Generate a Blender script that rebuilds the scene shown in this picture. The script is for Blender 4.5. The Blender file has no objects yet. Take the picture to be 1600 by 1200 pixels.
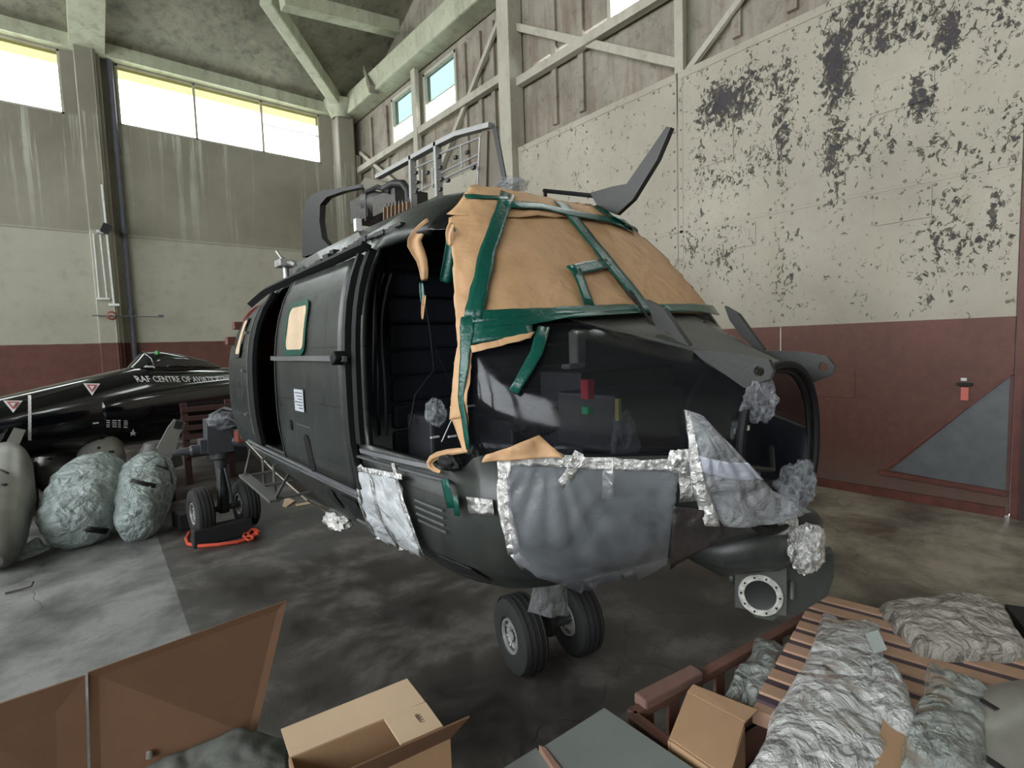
import bpy, bmesh, math, random
from mathutils import Vector, Matrix, noise
from mathutils.bvhtree import BVHTree
random.seed(7)
C = bpy.context.scene.collection
SC = bpy.context.scene
# ------------------------------------------------------------------ camera
F_PX = 823.155
CAM = Vector((0, 0, 1.85))
RT = Vector((0.76563083, -0.64247737, -0.03212878)).normalized()
UP = Vector((0.073533, 0.03779175, 0.99657648)).normalized()
FW = Vector((0.63906364, 0.7653722, -0.07617782)).normalized()
cd = bpy.data.cameras.new('camera'); cam = bpy.data.objects.new('camera', cd); C.objects.link(cam)
cd.sensor_width = 36; cd.lens = F_PX * 36 / 1600; cd.clip_start = 0.05; cd.clip_end = 200
m = Matrix((RT, UP, -FW)).transposed().to_4x4(); m.translation = CAM
cam.matrix_world = m
SC.camera = cam
# ------------------------------------------------------------------ light
SC.view_settings.view_transform = 'Standard'; SC.view_settings.look = 'None'
SC.view_settings.gamma = 1; SC.view_settings.use_curve_mapping = False
SC.view_settings.exposure = .95
w = bpy.data.worlds.new('overcast_sky'); SC.world = w; w.use_nodes = True
bg = w.node_tree.nodes['Background']; bg.inputs[0].default_value = (0.93, 0.97, 1, 1); bg.inputs[1].default_value = 5.0
def portal(name, loc, rot, sx, sy):
    l = bpy.data.lights.new(name, 'AREA'); l.shape = 'RECTANGLE'; l.size = sx; l.size_y = sy
    l.cycles.is_portal = True
    o = bpy.data.objects.new(name, l); C.objects.link(o); o.location = loc; o.rotation_euler = rot
PI = math.pi
WR, WB, WL, WF = 6.895, 15.5, -10.0, -9.0      # right wall X, back wall Y, far left wall X, open front Y
portal('daylight_portal', (WL + .02, 3.2, 5.8), (0, -PI / 2, 0), 6.0, 24)
portal('daylight_portal', (3.65, WB + .15, 7.9), (-PI / 2, 0, 0), 4.8, 1.4)
portal('daylight_portal', (-4.5, WB + .15, 7.9), (-PI / 2, 0, 0), 9.6, 1.4)
# ------------------------------------------------------------------ pixel helpers
def ray(px, py):
    return (FW + RT * ((px - 800) / F_PX) - UP * ((py - 600) / F_PX))
def at(px, py, ax, val):
    d = ray(px, py); i = 'xyz'.index(ax)
    return CAM + d * ((val - CAM[i]) / d[i])
# ------------------------------------------------------------------ materials
MATS = {}
def nt(name):
    mt = bpy.data.materials.new(name); mt.use_nodes = True; t = mt.node_tree
    for n in list(t.nodes): t.nodes.remove(n)
    out = t.nodes.new('ShaderNodeOutputMaterial'); b = t.nodes.new('ShaderNodeBsdfPrincipled')
    t.links.new(b.outputs[0], out.inputs[0]); MATS[name] = mt
    return mt, t, b, out
def node(t, kind, **kw):
    n = t.nodes.new('ShaderNode' + kind)
    for k, v in kw.items():
        if k.startswith('i_'):
            key = k[2:]; key = int(key) if key.isdigit() else key
            n.inputs[key].default_value = v
        else: setattr(n, k, v)
    return n
def ramp(t, fac, stops):
    r = t.nodes.new('ShaderNodeValToRGB'); e = r.color_ramp.elements
    while len(e) > 1: e.remove(e[-1])
    e[0].position = stops[0][0]; e[0].color = (*stops[0][1], 1)
    for p, c in stops[1:]:
        x = e.new(p); x.color = (*c, 1)
    t.links.new(fac, r.inputs[0]); return r.outputs[0]
def coord(t, scale=(1, 1, 1), kind='Object', loc=(0, 0, 0), src=None):
    if src is None:
        tc = t.nodes.new('ShaderNodeTexCoord'); src = tc.outputs[kind]
    mp = node(t, 'Mapping'); mp.inputs['Scale'].default_value = scale; mp.inputs['Location'].default_value = loc
    t.links.new(src, mp.inputs[0]); return mp.outputs[0]
def noi(t, vec, scale, detail=6, rough=.6, dist=0):
    n = node(t, 'TexNoise'); n.inputs['Scale'].default_value = scale; n.inputs['Detail'].default_value = detail
    n.inputs['Roughness'].default_value = rough; n.inputs['Distortion'].default_value = dist
    t.links.new(vec, n.inputs['Vector']); return n.outputs['Fac']
def mixc(t, fac, a, b, mode='MIX'):
    n = t.nodes.new('ShaderNodeMix'); n.data_type = 'RGBA'; n.blend_type = mode
    for s, v in ((0, fac), (6, a), (7, b)):
        if isinstance(v, (int, float)): n.inputs[s].default_value = v
        elif isinstance(v, tuple): n.inputs[s].default_value = (*v, 1)
        else: t.links.new(v, n.inputs[s])
    return n.outputs[2]
def mth(t, op, a, b=None, clamp=False):
    n = node(t, 'Math', operation=op); n.use_clamp = clamp
    for i, v in enumerate((a, b)):
        if v is None: continue
        if isinstance(v, (int, float)): n.inputs[i].default_value = v
        else: t.links.new(v, n.inputs[i])
    return n.outputs[0]
def mrange(t, v, a, b, c=0., d=1.):
    n = node(t, 'MapRange'); n.clamp = True
    for i, x in enumerate((a, b, c, d)): n.inputs[i + 1].default_value = x
    t.links.new(v, n.inputs[0]); return n.outputs[0]
def bump(t, b, h, strength=.3, dist=.01, normal=None):
    n = node(t, 'Bump'); n.inputs['Strength'].default_value = strength; n.inputs['Distance'].default_value = dist
    t.links.new(h, n.inputs['Height'])
    if normal: t.links.new(normal, n.inputs['Normal'])
    t.links.new(n.outputs[0], b.inputs['Normal']); return n.outputs[0]
def simple(name, col, rough=.5, metal=0., var=.15, scale=6., bumps=0., bscale=40., spec=.5, alpha=None, coat=0):
    """paint / plastic / metal with a slight mottled wear"""
    mt, t, b, out = nt(name)
    v = coord(t)
    f = noi(t, v, scale)
    dark = tuple(c * (1 - var) for c in col); lite = tuple(min(1, c * (1 + var)) for c in col)
    t.links.new(ramp(t, f, [(.3, dark), (.7, lite)]), b.inputs['Base Color'])
    b.inputs['Roughness'].default_value = rough; b.inputs['Metallic'].default_value = metal
    b.inputs['Specular IOR Level'].default_value = spec
    if coat: b.inputs['Coat Weight'].default_value = coat; b.inputs['Coat Roughness'].default_value = .05
    if bumps: bump(t, b, noi(t, v, bscale, 4), bumps, .01)
    if alpha is not None: b.inputs['Alpha'].default_value = alpha
    return mt
def film(name, col, alpha, rough=.15, wr=1., bscale=9., spec=.6, dist=.03):
    """thin crinkled plastic sheet: part see-through, part white, sharp folds"""
    mt, t, b, out = nt(name)
    v = coord(t)
    n1 = noi(t, v, bscale, 5, .6, 1.5); n2 = noi(t, v, bscale * 3.2, 4, .6, .8)
    vor = node(t, 'TexVoronoi', feature='DISTANCE_TO_EDGE'); vor.inputs['Scale'].default_value = bscale * 1.3
    t.links.new(v, vor.inputs['Vector'])
    h = mth(t, 'ADD', mth(t, 'ADD', n1, mth(t, 'MULTIPLY', n2, .4)), mth(t, 'MULTIPLY', mrange(t, vor.outputs[0], 0, .25), .25))
    bump(t, b, h, wr, dist)
    b.inputs['Base Color'].default_value = (*col, 1); b.inputs['Roughness'].default_value = rough
    b.inputs['Specular IOR Level'].default_value = spec
    t.links.new(mrange(t, n1, .3, .7, max(0, alpha - .28), min(1, alpha + .28)), b.inputs['Alpha'])
    return mt
def foil(name, col=(.62, .62, .6), bscale=30., rough=.22, wr=1.):
    mt, t, b, out = nt(name)
    v = coord(t)
    vor = node(t, 'TexVoronoi', feature='F1'); vor.inputs['Scale'].default_value = bscale; t.links.new(v, vor.inputs['Vector'])
    h = mth(t, 'ADD', vor.outputs[0], mth(t, 'MULTIPLY', noi(t, v, bscale * 2, 5, .7, 1), .8))
    bump(t, b, h, wr, .02)
    b.inputs['Base Color'].default_value = (*col, 1); b.inputs['Metallic'].default_value = .85; b.inputs['Roughness'].default_value = rough
    return mt
# ------------------------------------------------------------------ mesh builder
class MB:
    def __init__(s): s.v = []; s.f = []
    def add(s, vs, fs):
        o = len(s.v); s.v += [Vector(p) for p in vs]; s.f += [tuple(i + o for i in f) for f in fs]; return s
    def box(s, c, d, rot=None, taper=1.):
        c = Vector(c); hx, hy, hz = d[0] / 2, d[1] / 2, d[2] / 2
        vs = [Vector((x * hx * (taper if z > 0 else 1), y * hy * (taper if z > 0 else 1), z * hz)) for z in (-1, 1) for y in (-1, 1) for x in (-1, 1)]
        if rot is not None: vs = [rot @ v for v in vs]
        return s.add([c + v for v in vs], [(0, 2, 3, 1), (4, 5, 7, 6), (0, 1, 5, 4), (2, 6, 7, 3), (0, 4, 6, 2), (1, 3, 7, 5)])
    def bar(s, a, b, w, h, up=(0, 0, 1)):
        """box beam from a to b"""
        a, b = Vector(a), Vector(b); d = (b - a); L = d.length; d.normalize(); upv = Vector(up)
        x = d.cross(upv); x = x.normalized() if x.length > 1e-4 else Vector((1, 0, 0)); z = x.cross(d)
        R = Matrix((x, d, z)).transposed()
        return s.box((a + b) / 2, (w, L, h), R)
    def tube(s, pts, r, n=10, cap=True):
        pts = [Vector(p) for p in pts]; rs = r if isinstance(r, (list, tuple)) else [r] * len(pts)
        vs = []; fs = []; prev = None
        for i, p in enumerate(pts):
            d = (pts[min(i + 1, len(pts) - 1)] - pts[max(i - 1, 0)]).normalized()
            if prev is None:
                x = d.cross(Vector((0, 0, 1)));  x = x if x.length > .05 else d.cross(Vector((1, 0, 0)))
            else: x = prev - d * prev.dot(d)
            x.normalize(); prev = x; y = d.cross(x)
            for k in range(n):
                a = 2 * PI * k / n; vs.append(p + (x * math.cos(a) + y * math.sin(a)) * rs[i])
        for i in range(len(pts) - 1):
            for k in range(n):
                fs.append((i * n + k, i * n + (k + 1) % n, (i + 1) * n + (k + 1) % n, (i + 1) * n + k))
        if cap:
            fs.append(tuple(reversed(range(n)))); fs.append(tuple((len(pts) - 1) * n + k for k in range(n)))
        return s.add(vs, fs)
    def lathe(s, c, ax, prof, n=32):
        """profile = [(along, radius)...] round axis ax through c"""
        c = Vector(c); ax = Vector(ax).normalized(); x = ax.cross(Vector((0, 0, 1)))
        x = x.normalized() if x.length > .05 else Vector((1, 0, 0)); y = ax.cross(x); vs = []; fs = []
        for t, r in prof:
            for k in range(n):
                a = 2 * PI * k / n; vs.append(c + ax * t + (x * math.cos(a) + y * math.sin(a)) * r)
        for i in range(len(prof) - 1):
            for k in range(n):
                fs.append((i * n + k, i * n + (k + 1) % n, (i + 1) * n + (k + 1) % n, (i + 1) * n + k))
        return s.add(vs, fs)
    def prism(s, poly, off):
        """polygon (3D points, planar) extruded by vector off"""
        n = len(poly); a = [Vector(p) for p in poly]; off = Vector(off)
        return s.add(a + [p + off for p in a], [tuple(range(n))[::-1], tuple(range(n, 2 * n))] + [(k, (k + 1) % n, n + (k + 1) % n, n + k) for k in range(n)])
    def grid(s, rows):
        nv = len(rows[0]); vs = [p for r in rows for p in r]
        return s.add(vs, [(i * nv + j, i * nv + j + 1, (i + 1) * nv + j + 1, (i + 1) * nv + j) for i in range(len(rows) - 1) for j in range(nv - 1)])
    def build(s, name, mat, parent=None, smooth=False, bevel=0, solid=0, off=0, subs=0, autosm=35, recalc=True):
        me = bpy.data.meshes.new(name); me.from_pydata([tuple(v) for v in s.v], [], s.f)
        if recalc:
            bm = bmesh.new(); bm.from_mesh(me); bmesh.ops.recalc_face_normals(bm, faces=bm.faces); bm.to_mesh(me); bm.free()
        for m_ in (mat if isinstance(mat, (list, tuple)) else [mat]): me.materials.append(m_)
        o = bpy.data.objects.new(name, me); C.objects.link(o)
        if smooth:
            for p in me.polygons: p.use_smooth = True
            if autosm: me.set_sharp_from_angle(angle=math.radians(autosm))
        if solid:
            md = o.modifiers.new('s', 'SOLIDIFY'); md.thickness = solid; md.offset = off
        if bevel:
            md = o.modifiers.new('b', 'BEVEL'); md.width = bevel; md.segments = 2; md.limit_method = 'ANGLE'
        if subs:
            md = o.modifiers.new('u', 'SUBSURF'); md.levels = md.render_levels = subs
        if parent is not None: par(o, parent)
        return o
def par(o, parent):
    o.parent = parent; o.matrix_parent_inverse = Matrix.Translation(-Vector(parent.location)) @ Matrix.Identity(4) if parent.type == 'EMPTY' and not parent.rotation_euler.z else parent.matrix_world.inverted()
def thing(name, label, cat, loc=(0, 0, 0), group=None):
    o = bpy.data.objects.new(name, None); C.objects.link(o); o.location = loc; o.empty_display_size = .1
    o.matrix_world = Matrix.Translation(Vector(loc))
    o['label'] = label; o['category'] = cat
    if group: o['group'] = group
    return o
def tag(o, label, cat, group=None, kind=None):
    o['label'] = label; o['category'] = cat
    if group: o['group'] = group
    if kind: o['kind'] = kind
    return o
def struct(o): o['kind'] = 'structure'; return o
def lerp(a, b, t): return a + (b - a) * t
def nz(p, s=1., o=0.): return noise.noise(Vector(p) * s + Vector((o, o * 1.7, o * .3)))
# ================================================================== THE HANGAR
CREAM = (.47, .45, .37); MAROON = (.14, .042, .03)
def wall_material():
    # back wall: maroon dado, cream band, grimy upper part with pale water streaks
    mt, t, b, out = nt('painted_back_wall')
    tc = node(t, 'TexCoord'); sp = node(t, 'SeparateXYZ'); t.links.new(tc.outputs['Object'], sp.inputs[0]); z = sp.outputs[2]
    v = coord(t, src=tc.outputs['Object'])
    big = noi(t, v, .5, 5); fine = noi(t, v, 5, 8)
    lo = mixc(t, mrange(t, big, .3, .7), (.34, .335, .265), (.43, .42, .345))
    hi = mixc(t, mrange(t, big, .35, .65), (.20, .19, .145), (.285, .272, .215))
    col = mixc(t, mrange(t, z, 4.66, 4.72), lo, hi)
    st = noi(t, coord(t, (3.2, 3.2, .10), src=tc.outputs['Object']), 1.9, 5, .68)
    st2 = noi(t, coord(t, (1, 1, .9), src=tc.outputs['Object']), .45, 2)
    fall = mrange(t, z, 4.2, 6.4, 0, 1); fall = mth(t, 'MULTIPLY', fall, mrange(t, z, 7.3, 7.2))
    stm = mth(t, 'MULTIPLY', mth(t, 'MULTIPLY', mrange(t, st, .535, .63), fall), mrange(t, st2, .35, .55, .25, 1))
    col = mixc(t, mth(t, 'MULTIPLY', stm, .8), col, (.50, .50, .43))
    grime = mth(t, 'MULTIPLY', mrange(t, fine, .5, .75), .35)
    col = mixc(t, grime, col, (.22, .2, .16))
    mar = mixc(t, mrange(t, fine, .3, .7), (.095, .04, .03), (.15, .058, .044))
    col = mixc(t, mrange(t, mth(t, 'ADD', z, mth(t, 'MULTIPLY', fine, .02)), 2.165, 2.185), mar, col)
    crk = noi(t, coord(t, (1, 1, 1.8), src=tc.outputs['Object']), 1.1, 1)
    t.links.new(col, b.inputs['Base Color']); b.inputs['Roughness'].default_value = .8
    bump(t, b, fine, .25, .02)
peel_blobs = [  # y, z, ry, rz, strength : worn areas of the steel door leaf
 (3.75,4.95,.32,.30,1.0),(3.45,4.85,.28,.3,.85),(3.3,5.1,.35,.22,.7),(2.95,4.9,.22,.38,.6),(2.92,4.35,.11,.6,.75),(2.35,4.85,.17,.62,1.1),(2.35,4.0,.16,.5,.75),
 (2.2,5.35,.2,.3,.75),(1.85,5.2,.3,.28,.75),(1.5,5.3,.3,.3,.8),(1.72,4.95,.4,.14,.8),(1.35,4.75,.14,.28,.9),(1.55,4.2,.12,.25,.85),(1.3,5.3,.12,.4,.7),(1.0,4.7,.22,.3,.55),
 (3.6,3.95,.55,.18,.42),(4.05,4.3,.1,.9,.42),(3.2,4.1,.5,.3,.36),(2.0,3.95,.5,.3,.42),(1.3,2.7,.3,.55,.38),(.95,2.9,.15,.5,.42),(3.7,2.95,.4,.35,.34),(2.9,2.55,.2,.45,.36),(4.2,3.1,.15,.4,.4),(1.1,3.7,.6,.3,.3)]
def door_leaf_material():
    mt, t, b, out = nt('peeling_cream_steel')
    tc = node(t, 'TexCoord'); sp = node(t, 'SeparateXYZ'); t.links.new(tc.outputs['Object'], sp.inputs[0]); y, z = sp.outputs[1], sp.outputs[2]
    v = coord(t, src=tc.outputs['Object'])
    acc = None
    for (cy, cz, ry, rz, s) in peel_blobs:
        vm = node(t, 'VectorMath', operation='SUBTRACT'); vm.inputs[1].default_value = (0, cy, cz); t.links.new(tc.outputs['Object'], vm.inputs[0])
        v2 = node(t, 'VectorMath', operation='MULTIPLY'); v2.inputs[1].default_value = (0, 1 / ry, 1 / rz); t.links.new(vm.outputs[0], v2.inputs[0])
        ln = node(t, 'VectorMath', operation='LENGTH'); t.links.new(v2.outputs[0], ln.inputs[0])
        g = mrange(t, ln.outputs['Value'], 1.55, .2, 0, s * .92)
        acc = g if acc is None else mth(t, 'MAXIMUM', acc, g)
    flake = noi(t, coord(t, (1, 1.25, 1), src=tc.outputs['Object']), 13, 7, .74, .5)
    coarse = noi(t, v, 3.2, 5, .7, .3)
    f = mth(t, 'ADD', mth(t, 'MULTIPLY', flake, .78), mth(t, 'MULTIPLY', coarse, .22))
    d = mth(t, 'ADD', f, mth(t, 'MULTIPLY', acc, .2))       # flakes where this is high
    mask = mrange(t, d, .640, .652)
    mask = mth(t, 'MULTIPLY', mask, mrange(t, z, 5.62, 5.5)); mask = mth(t, 'MULTIPLY', mask, mrange(t, y, 4.42, 4.3))
    mask = mth(t, 'MULTIPLY', mask, mrange(t, z, 1.95, 2.2))
    big = noi(t, v, .7, 6); fine = noi(t, v, 12, 6, .7)
    paint = mixc(t, mrange(t, big, .3, .7), (.30, .272, .215), (.42, .385, .31))
    st = noi(t, coord(t, (2, 2, .22), src=tc.outputs['Object']), 2.2, 4)
    paint = mixc(t, mth(t, 'MULTIPLY', mrange(t, st, .5, .75), .5), paint, (.34, .30, .22))
    paint = mixc(t, mth(t, 'MULTIPLY', mrange(t, fine, .58, .75), .35), paint, (.22, .18, .14))
    edge = mth(t, 'MULTIPLY', mrange(t, d, .60, .642), mth(t, 'SUBTRACT', 1., mask))
    paint = mixc(t, mth(t, 'MULTIPLY', edge, .55), paint, (.52, .5, .44))
    under = mixc(t, mrange(t, coarse, .4, .6), (.016, .013, .018), (.04, .031, .037))
    col = mixc(t, mask, paint, under)
    mar = mixc(t, mrange(t, fine, .3, .75), (.10, .04, .030), (.15, .058, .043))
    mar = mixc(t, mth(t, 'MULTIPLY', mrange(t, z, .5, .1), .45), mar, (.16, .13, .1))
    mar = mixc(t, mth(t, 'MULTIPLY', mrange(t, big, .5, .8), .45), mar, (.23, .1, .075))
    col = mixc(t, mrange(t, z, 1.955, 1.96), mar, col)
    t.links.new(col, b.inputs['Base Color']); b.inputs['Roughness'].default_value = .62
    h = mth(t, 'MULTIPLY', mth(t, 'SUBTRACT', mth(t, 'MULTIPLY', edge, 1.2), mask), mrange(t, z, 1.95, 2.0))
    n0 = bump(t, b, h, .9, .035)
    bump(t, b, fine, .2, .01, n0)
def rust_material(name, a, bcol, rust, amt=.5):
    mt, t, b, out = nt(name); v = coord(t)
    big = noi(t, v, .9, 7, .7); fine = noi(t, v, 5, 7, .7, .5)
    st = noi(t, coord(t, (2.5, 2.5, .35)), 1.6, 5, .65)
    col = mixc(t, mrange(t, big, .35, .65), a, bcol)
    col = mixc(t, mth(t, 'MULTIPLY', mrange(t, st, .48, .68), amt), col, rust)
    col = mixc(t, mth(t, 'MULTIPLY', mrange(t, fine, .55, .72), amt), col, tuple(c * .45 for c in rust))
    t.links.new(col, b.inputs['Base Color']); b.inputs['Roughness'].default_value = .8
    bump(t, b, fine, .3, .02); return mt
def floor_material():
    mt, t, b, out = nt('stained_concrete'); tc = node(t, 'TexCoord'); v = coord(t, src=tc.outputs['Object'])
    big = noi(t, v, .45, 6, .6, .4); mid = noi(t, v, 1.7, 8, .65, .3); fine = noi(t, v, 14, 8, .7)
    sp = node(t, 'SeparateXYZ'); t.links.new(tc.outputs['Object'], sp.inputs[0])
    col = ramp(t, mid, [(.34, (.022, .019, .016)), (.5, (.055, .050, .044)), (.62, (.13, .12, .108))])
    # the pale bay on the left, beyond the floor joint
    pale = ramp(t, mid, [(.34, (.055, .056, .054)), (.47, (.14, .143, .138)), (.62, (.25, .253, .243))])
    d = mth(t, 'ADD', sp.outputs[0], mth(t, 'MULTIPLY', sp.outputs[1], -.03))
    m1 = mth(t, 'MULTIPLY', mrange(t, mth(t, 'ADD', d, mth(t, 'MULTIPLY', fine, .02)), .375, .365), mrange(t, mth(t, 'ADD', sp.outputs[1], big), 9.5, 7.0))
    col = mixc(t, m1, col, pale)
    # lighter brown strip before the door leaf
    m2 = mrange(t, mth(t, 'ADD', sp.outputs[0], mth(t, 'MULTIPLY', big, 1.5)), 4.3, 5.6)
    col = mixc(t, mth(t, 'MULTIPLY', m2, .85), col, ramp(t, mid, [(.36, (.17, .145, .12)), (.62, (.50, .445, .365))]))
    col = mixc(t, mth(t, 'MULTIPLY', mrange(t, fine, .55, .75), .4), col, (.03, .026, .022))
    vr = node(t, 'TexVoronoi', feature='DISTANCE_TO_EDGE'); vr.inputs['Scale'].default_value = .33; vr.inputs['Randomness'].default_value = .9
    wv = node(t, 'VectorMath', operation='ADD'); nn = node(t, 'TexNoise'); nn.inputs['Scale'].default_value = 3.; t.links.new(v, nn.inputs['Vector'])
    sc = node(t, 'VectorMath', operation='SCALE'); sc.inputs['Scale'].default_value = .35; t.links.new(nn.outputs['Color'], sc.inputs[0])
    t.links.new(v, wv.inputs[0]); t.links.new(sc.outputs[0], wv.inputs[1]); t.links.new(wv.outputs[0], vr.inputs['Vector'])
    crack = mth(t, 'MULTIPLY', mrange(t, vr.outputs[0], .004, .0005), .35)
    col = mixc(t, mth(t, 'MULTIPLY', crack, .45), col, (.015, .013, .012))
    t.links.new(col, b.inputs['Base Color'])
    t.links.new(mrange(t, mid, .3, .7, .42, .75), b.inputs['Roughness'])
    bump(t, b, mth(t, 'SUBTRACT', mth(t, 'ADD', mth(t, 'MULTIPLY', fine, .3), mid), crack), .35, .02)
wall_material(); door_leaf_material(); floor_material()
LEAF = MATS['peeling_cream_steel']; BACK = MATS['painted_back_wall']
CLAD = rust_material('grimy_cladding', (.20, .18, .14), (.33, .30, .24), (.16, .11, .08), .7)
STEEL = rust_material('cream_steelwork', (.36, .34, .27), (.46, .44, .36), (.25, .2, .14), .35)
CONC = rust_material('limewashed_concrete', (.34, .36, .25), (.46, .48, .35), (.22, .2, .15), .5)
CEIL = rust_material('grimy_ceiling', (.12, .118, .08), (.22, .215, .15), (.05, .045, .04), .55)
PIPE = simple('grey_downpipe', (.10, .10, .12), .6)
CONDUIT = simple('white_conduit', (.75, .77, .74), .4)
DARK = simple('black_rubber', (.012, .012, .013), .7)
def quadpane(name, mat, pts, parent=None): return MB().add(pts, [(0, 1, 2, 3)]).build(name, mat, parent, solid=.006)
def glass(name, tint, alpha=.12):
    mt, t, b, out = nt(name)
    tr = node(t, 'BsdfTransparent'); tr.inputs[0].default_value = (*tint, 1); gl = node(t, 'BsdfGlossy'); gl.inputs[1].default_value = .05
    mx = node(t, 'MixShader'); mx.inputs[0].default_value = alpha
    v = coord(t, (1, 1, .25)); 
    t.links.new(tr.outputs[0], mx.inputs[1]); t.links.new(gl.outputs[0], mx.inputs[2]); t.links.new(mx.outputs[0], out.inputs[0]); return mt
PANE = glass('clear_window_glass', (.97, 1, .97), .04); PYEL = glass('yellowed_window_glass', (.15, .145, .06), .05); PTEAL = glass('teal_window_glass', (.085, .125, .12), .06)
# floor
struct(MB().box((-1.5, 3.25, -.1), (17.2, 24.7, .2)).build('floor', MATS['stained_concrete']))
# back wall (pieces round the windows): z rows
bw = MB()
def wbox(mb, x0, x1, z0, z1, y0=WB, y1=WB + .3): mb.box(((x0 + x1) / 2, (y0 + y1) / 2, (z0 + z1) / 2), (x1 - x0, y1 - y0, z1 - z0))
wbox(bw, WL, WR + .2, 0, 7.23); wbox(bw, WL, WR + .2, 8.60, 12.5)
for a, b_ in ((WL, -9.6), (-4.9, -4.2), (.31, 1.29), (6.02, WR + .2)): wbox(bw, a, b_, 7.23, 8.60)
struct(bw.build('wall_back', BACK))
jt = MB(); wbox(jt, -5, .55, 4.67, 4.72, WB - .03, WB); wbox(jt, 1.1, 6.4, 4.66, 4.71, WB - .03, WB); struct(jt.build('trim_1', BACK))
def back_window(n, x0, x1, mull, tr=None):
    f = MB(); z0, z1 = 7.23, 8.60
    for x in [x0 + .02] + mull + [x1 - .02]: f.box((x, WB + .03, (z0 + z1) / 2), (.05, .05, z1 - z0))
    f.box(((x0 + x1) / 2, WB + .03, z0 + .02), (x1 - x0, .05, .04)); f.box(((x0 + x1) / 2, WB + .03, z1 - .02), (x1 - x0, .05, .04))
    if tr: f.box(((mull[-1] + x1) / 2, WB + .03, 8.0), (x1 - mull[-1], .03, .02))
    o = struct(f.build('window_%d' % n, STEEL))
    xs = [x0] + mull + [x1]
    for a, b_ in zip(xs[:-1], xs[1:]):
        g = MB().add([(a, WB + .05, z0), (b_, WB + .05, z0), (b_, WB + .05, 8.3), (a, WB + .05, 8.3)], [(0, 1, 2, 3)]).build('pane', PANE, o)
        g = MB().add([(a, WB + .05, 8.3), (b_, WB + .05, 8.3), (b_, WB + .05, z1), (a, WB + .05, z1)], [(0, 1, 2, 3)]).build('pane', PYEL, o)
back_window(1, 1.29, 6.02, [2.87, 4.45], 1); back_window(2, -4.2, .31, [-2.7, -1.2]); back_window(3, -9.6, -4.9, [-8.0, -6.5])
# lintel beams, columns and diagonal ribs of the concrete frame
struct(MB().box((-1.5, WB - .12, 8.76), (17, .26, .3)).build('beam_back', CONC))
def column(n, x0, x1, parent=None):
    c = MB(); c.box(((x0 + x1) / 2, WB - .2, 4.4), (x1 - x0, .4, 8.8)); c.box(((x0 + x1) / 2 + .13, WB - .44, 4.4), (.1, .1, 8.8))
    struct(c.build('column_%d' % n, [STEEL]))
# rising ceiling plane: from (Y=15.5,z=8.9) towards the hangar's middle
SL = .42
def cz(y): return 8.9 + (WB - y) * SL if y > 8.3 else 8.9 + (WB - 8.3) * SL
ce = MB(); rows = [[Vector((x, y, cz(y))) for x in (WL, -4, 0, 3, WR + .3)] for y in (WB + .3, 12, 8.3, 2, WF)]
struct(ce.grid(rows).build('ceiling', CEIL, solid=.2, off=0))
def colmat():
    # columns carry the same dado and cream paint as the wall
    return BACK
for n, (a, b_) in enumerate(((.53, 1.06), (-5.0, -4.4))):
    c = MB(); c.box(((a + b_) / 2 - .06, WB - .15, 4.35), (b_ - a - .16, .36, 8.7)); c.box((b_ - .13, WB - .1, 4.35), (.14, .24, 8.7)); c.box((a + .34, WB - .345, 4.35), (.03, .03, 8.7))
    struct(c.build('column_%d' % (n + 1), BACK, bevel=.02))
    r = MB(); r.bar(((a + b_) / 2, WB - .1, 8.75), ((a + b_) / 2, 8.0, cz(8.0) - .1), .62, .35); struct(r.build('beam_%d' % (n + 1), CONC))
struct(MB().box((6.62, WB - .2, 4.35), (.5, .5, 8.7)).build('column_3', BACK, bevel=.04))
# corner haunch and members meeting there
h = MB(); node_p = Vector((6.55, WB - .3, 8.85))
h.bar(node_p, at(415, -5, 'y', 12.6), .30, .34); struct(h.build('beam_3', CONC, bevel=.03))
struct(MB().bar((6.85, WB, 8.85), (6.85, -2, 8.85), .5, .55).build('beam_4', CONC, bevel=.04))
h2 = MB(); h2.bar(node_p + Vector((.2, -.2, -.1)), at(655, -20, 'y', 13.0), .34, .4); struct(h2.build('beam_5', CEIL, bevel=.03))
h4 = MB(); h4.bar(at(560, 60, 'y', 15.0), at(585, 140, 'x', 6.6), .25, .2); struct(h4.build('beam_6', CEIL))
h5 = MB(); h5.bar(at(440, 0, 'y', 12), at(620, 45, 'y', 12), .3, .3); struct(h5.build('beam_7', CONC))
struct(MB().lathe(node_p + Vector((0, 0, -.35)), (0, 0, 1), [(0, .25), (.25, .45), (.45, .5)], 12).build('trim_2', CONC, smooth=True))
# --- right wall: recessed cladding with steel frame, cream door leaves in front below
cw = MB(); XC = WR + .22
def rbox(mb, y0, y1, z0, z1, x0=XC, x1=XC + .15): mb.box(((x0 + x1) / 2, (y0 + y1) / 2, (z0 + z1) / 2), (x1 - x0, y1 - y0, z1 - z0))
rbox(cw, 7.6, WB, 0, 7.1); rbox(cw, WF, 7.6, 5.0, 6.95); rbox(cw, WF, WB + .3, 8.42, 12.8)
wins = [(13.1, 11.85), (11.45, 10.05), (5.75, 4.0), (1.5, -1.)]
edges = [WB + .3] + [e for wn in wins for e in wn] + [WF]
for a, b_ in zip(edges[0::2], edges[1::2]): rbox(cw, b_, a, 6.95 if a < 8 else 7.1, 8.42)
rbox(cw, WF, 0.2, 0, 5.2, WR + .35, WR + .45)
struct(cw.build('wall_right', CLAD))
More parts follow.
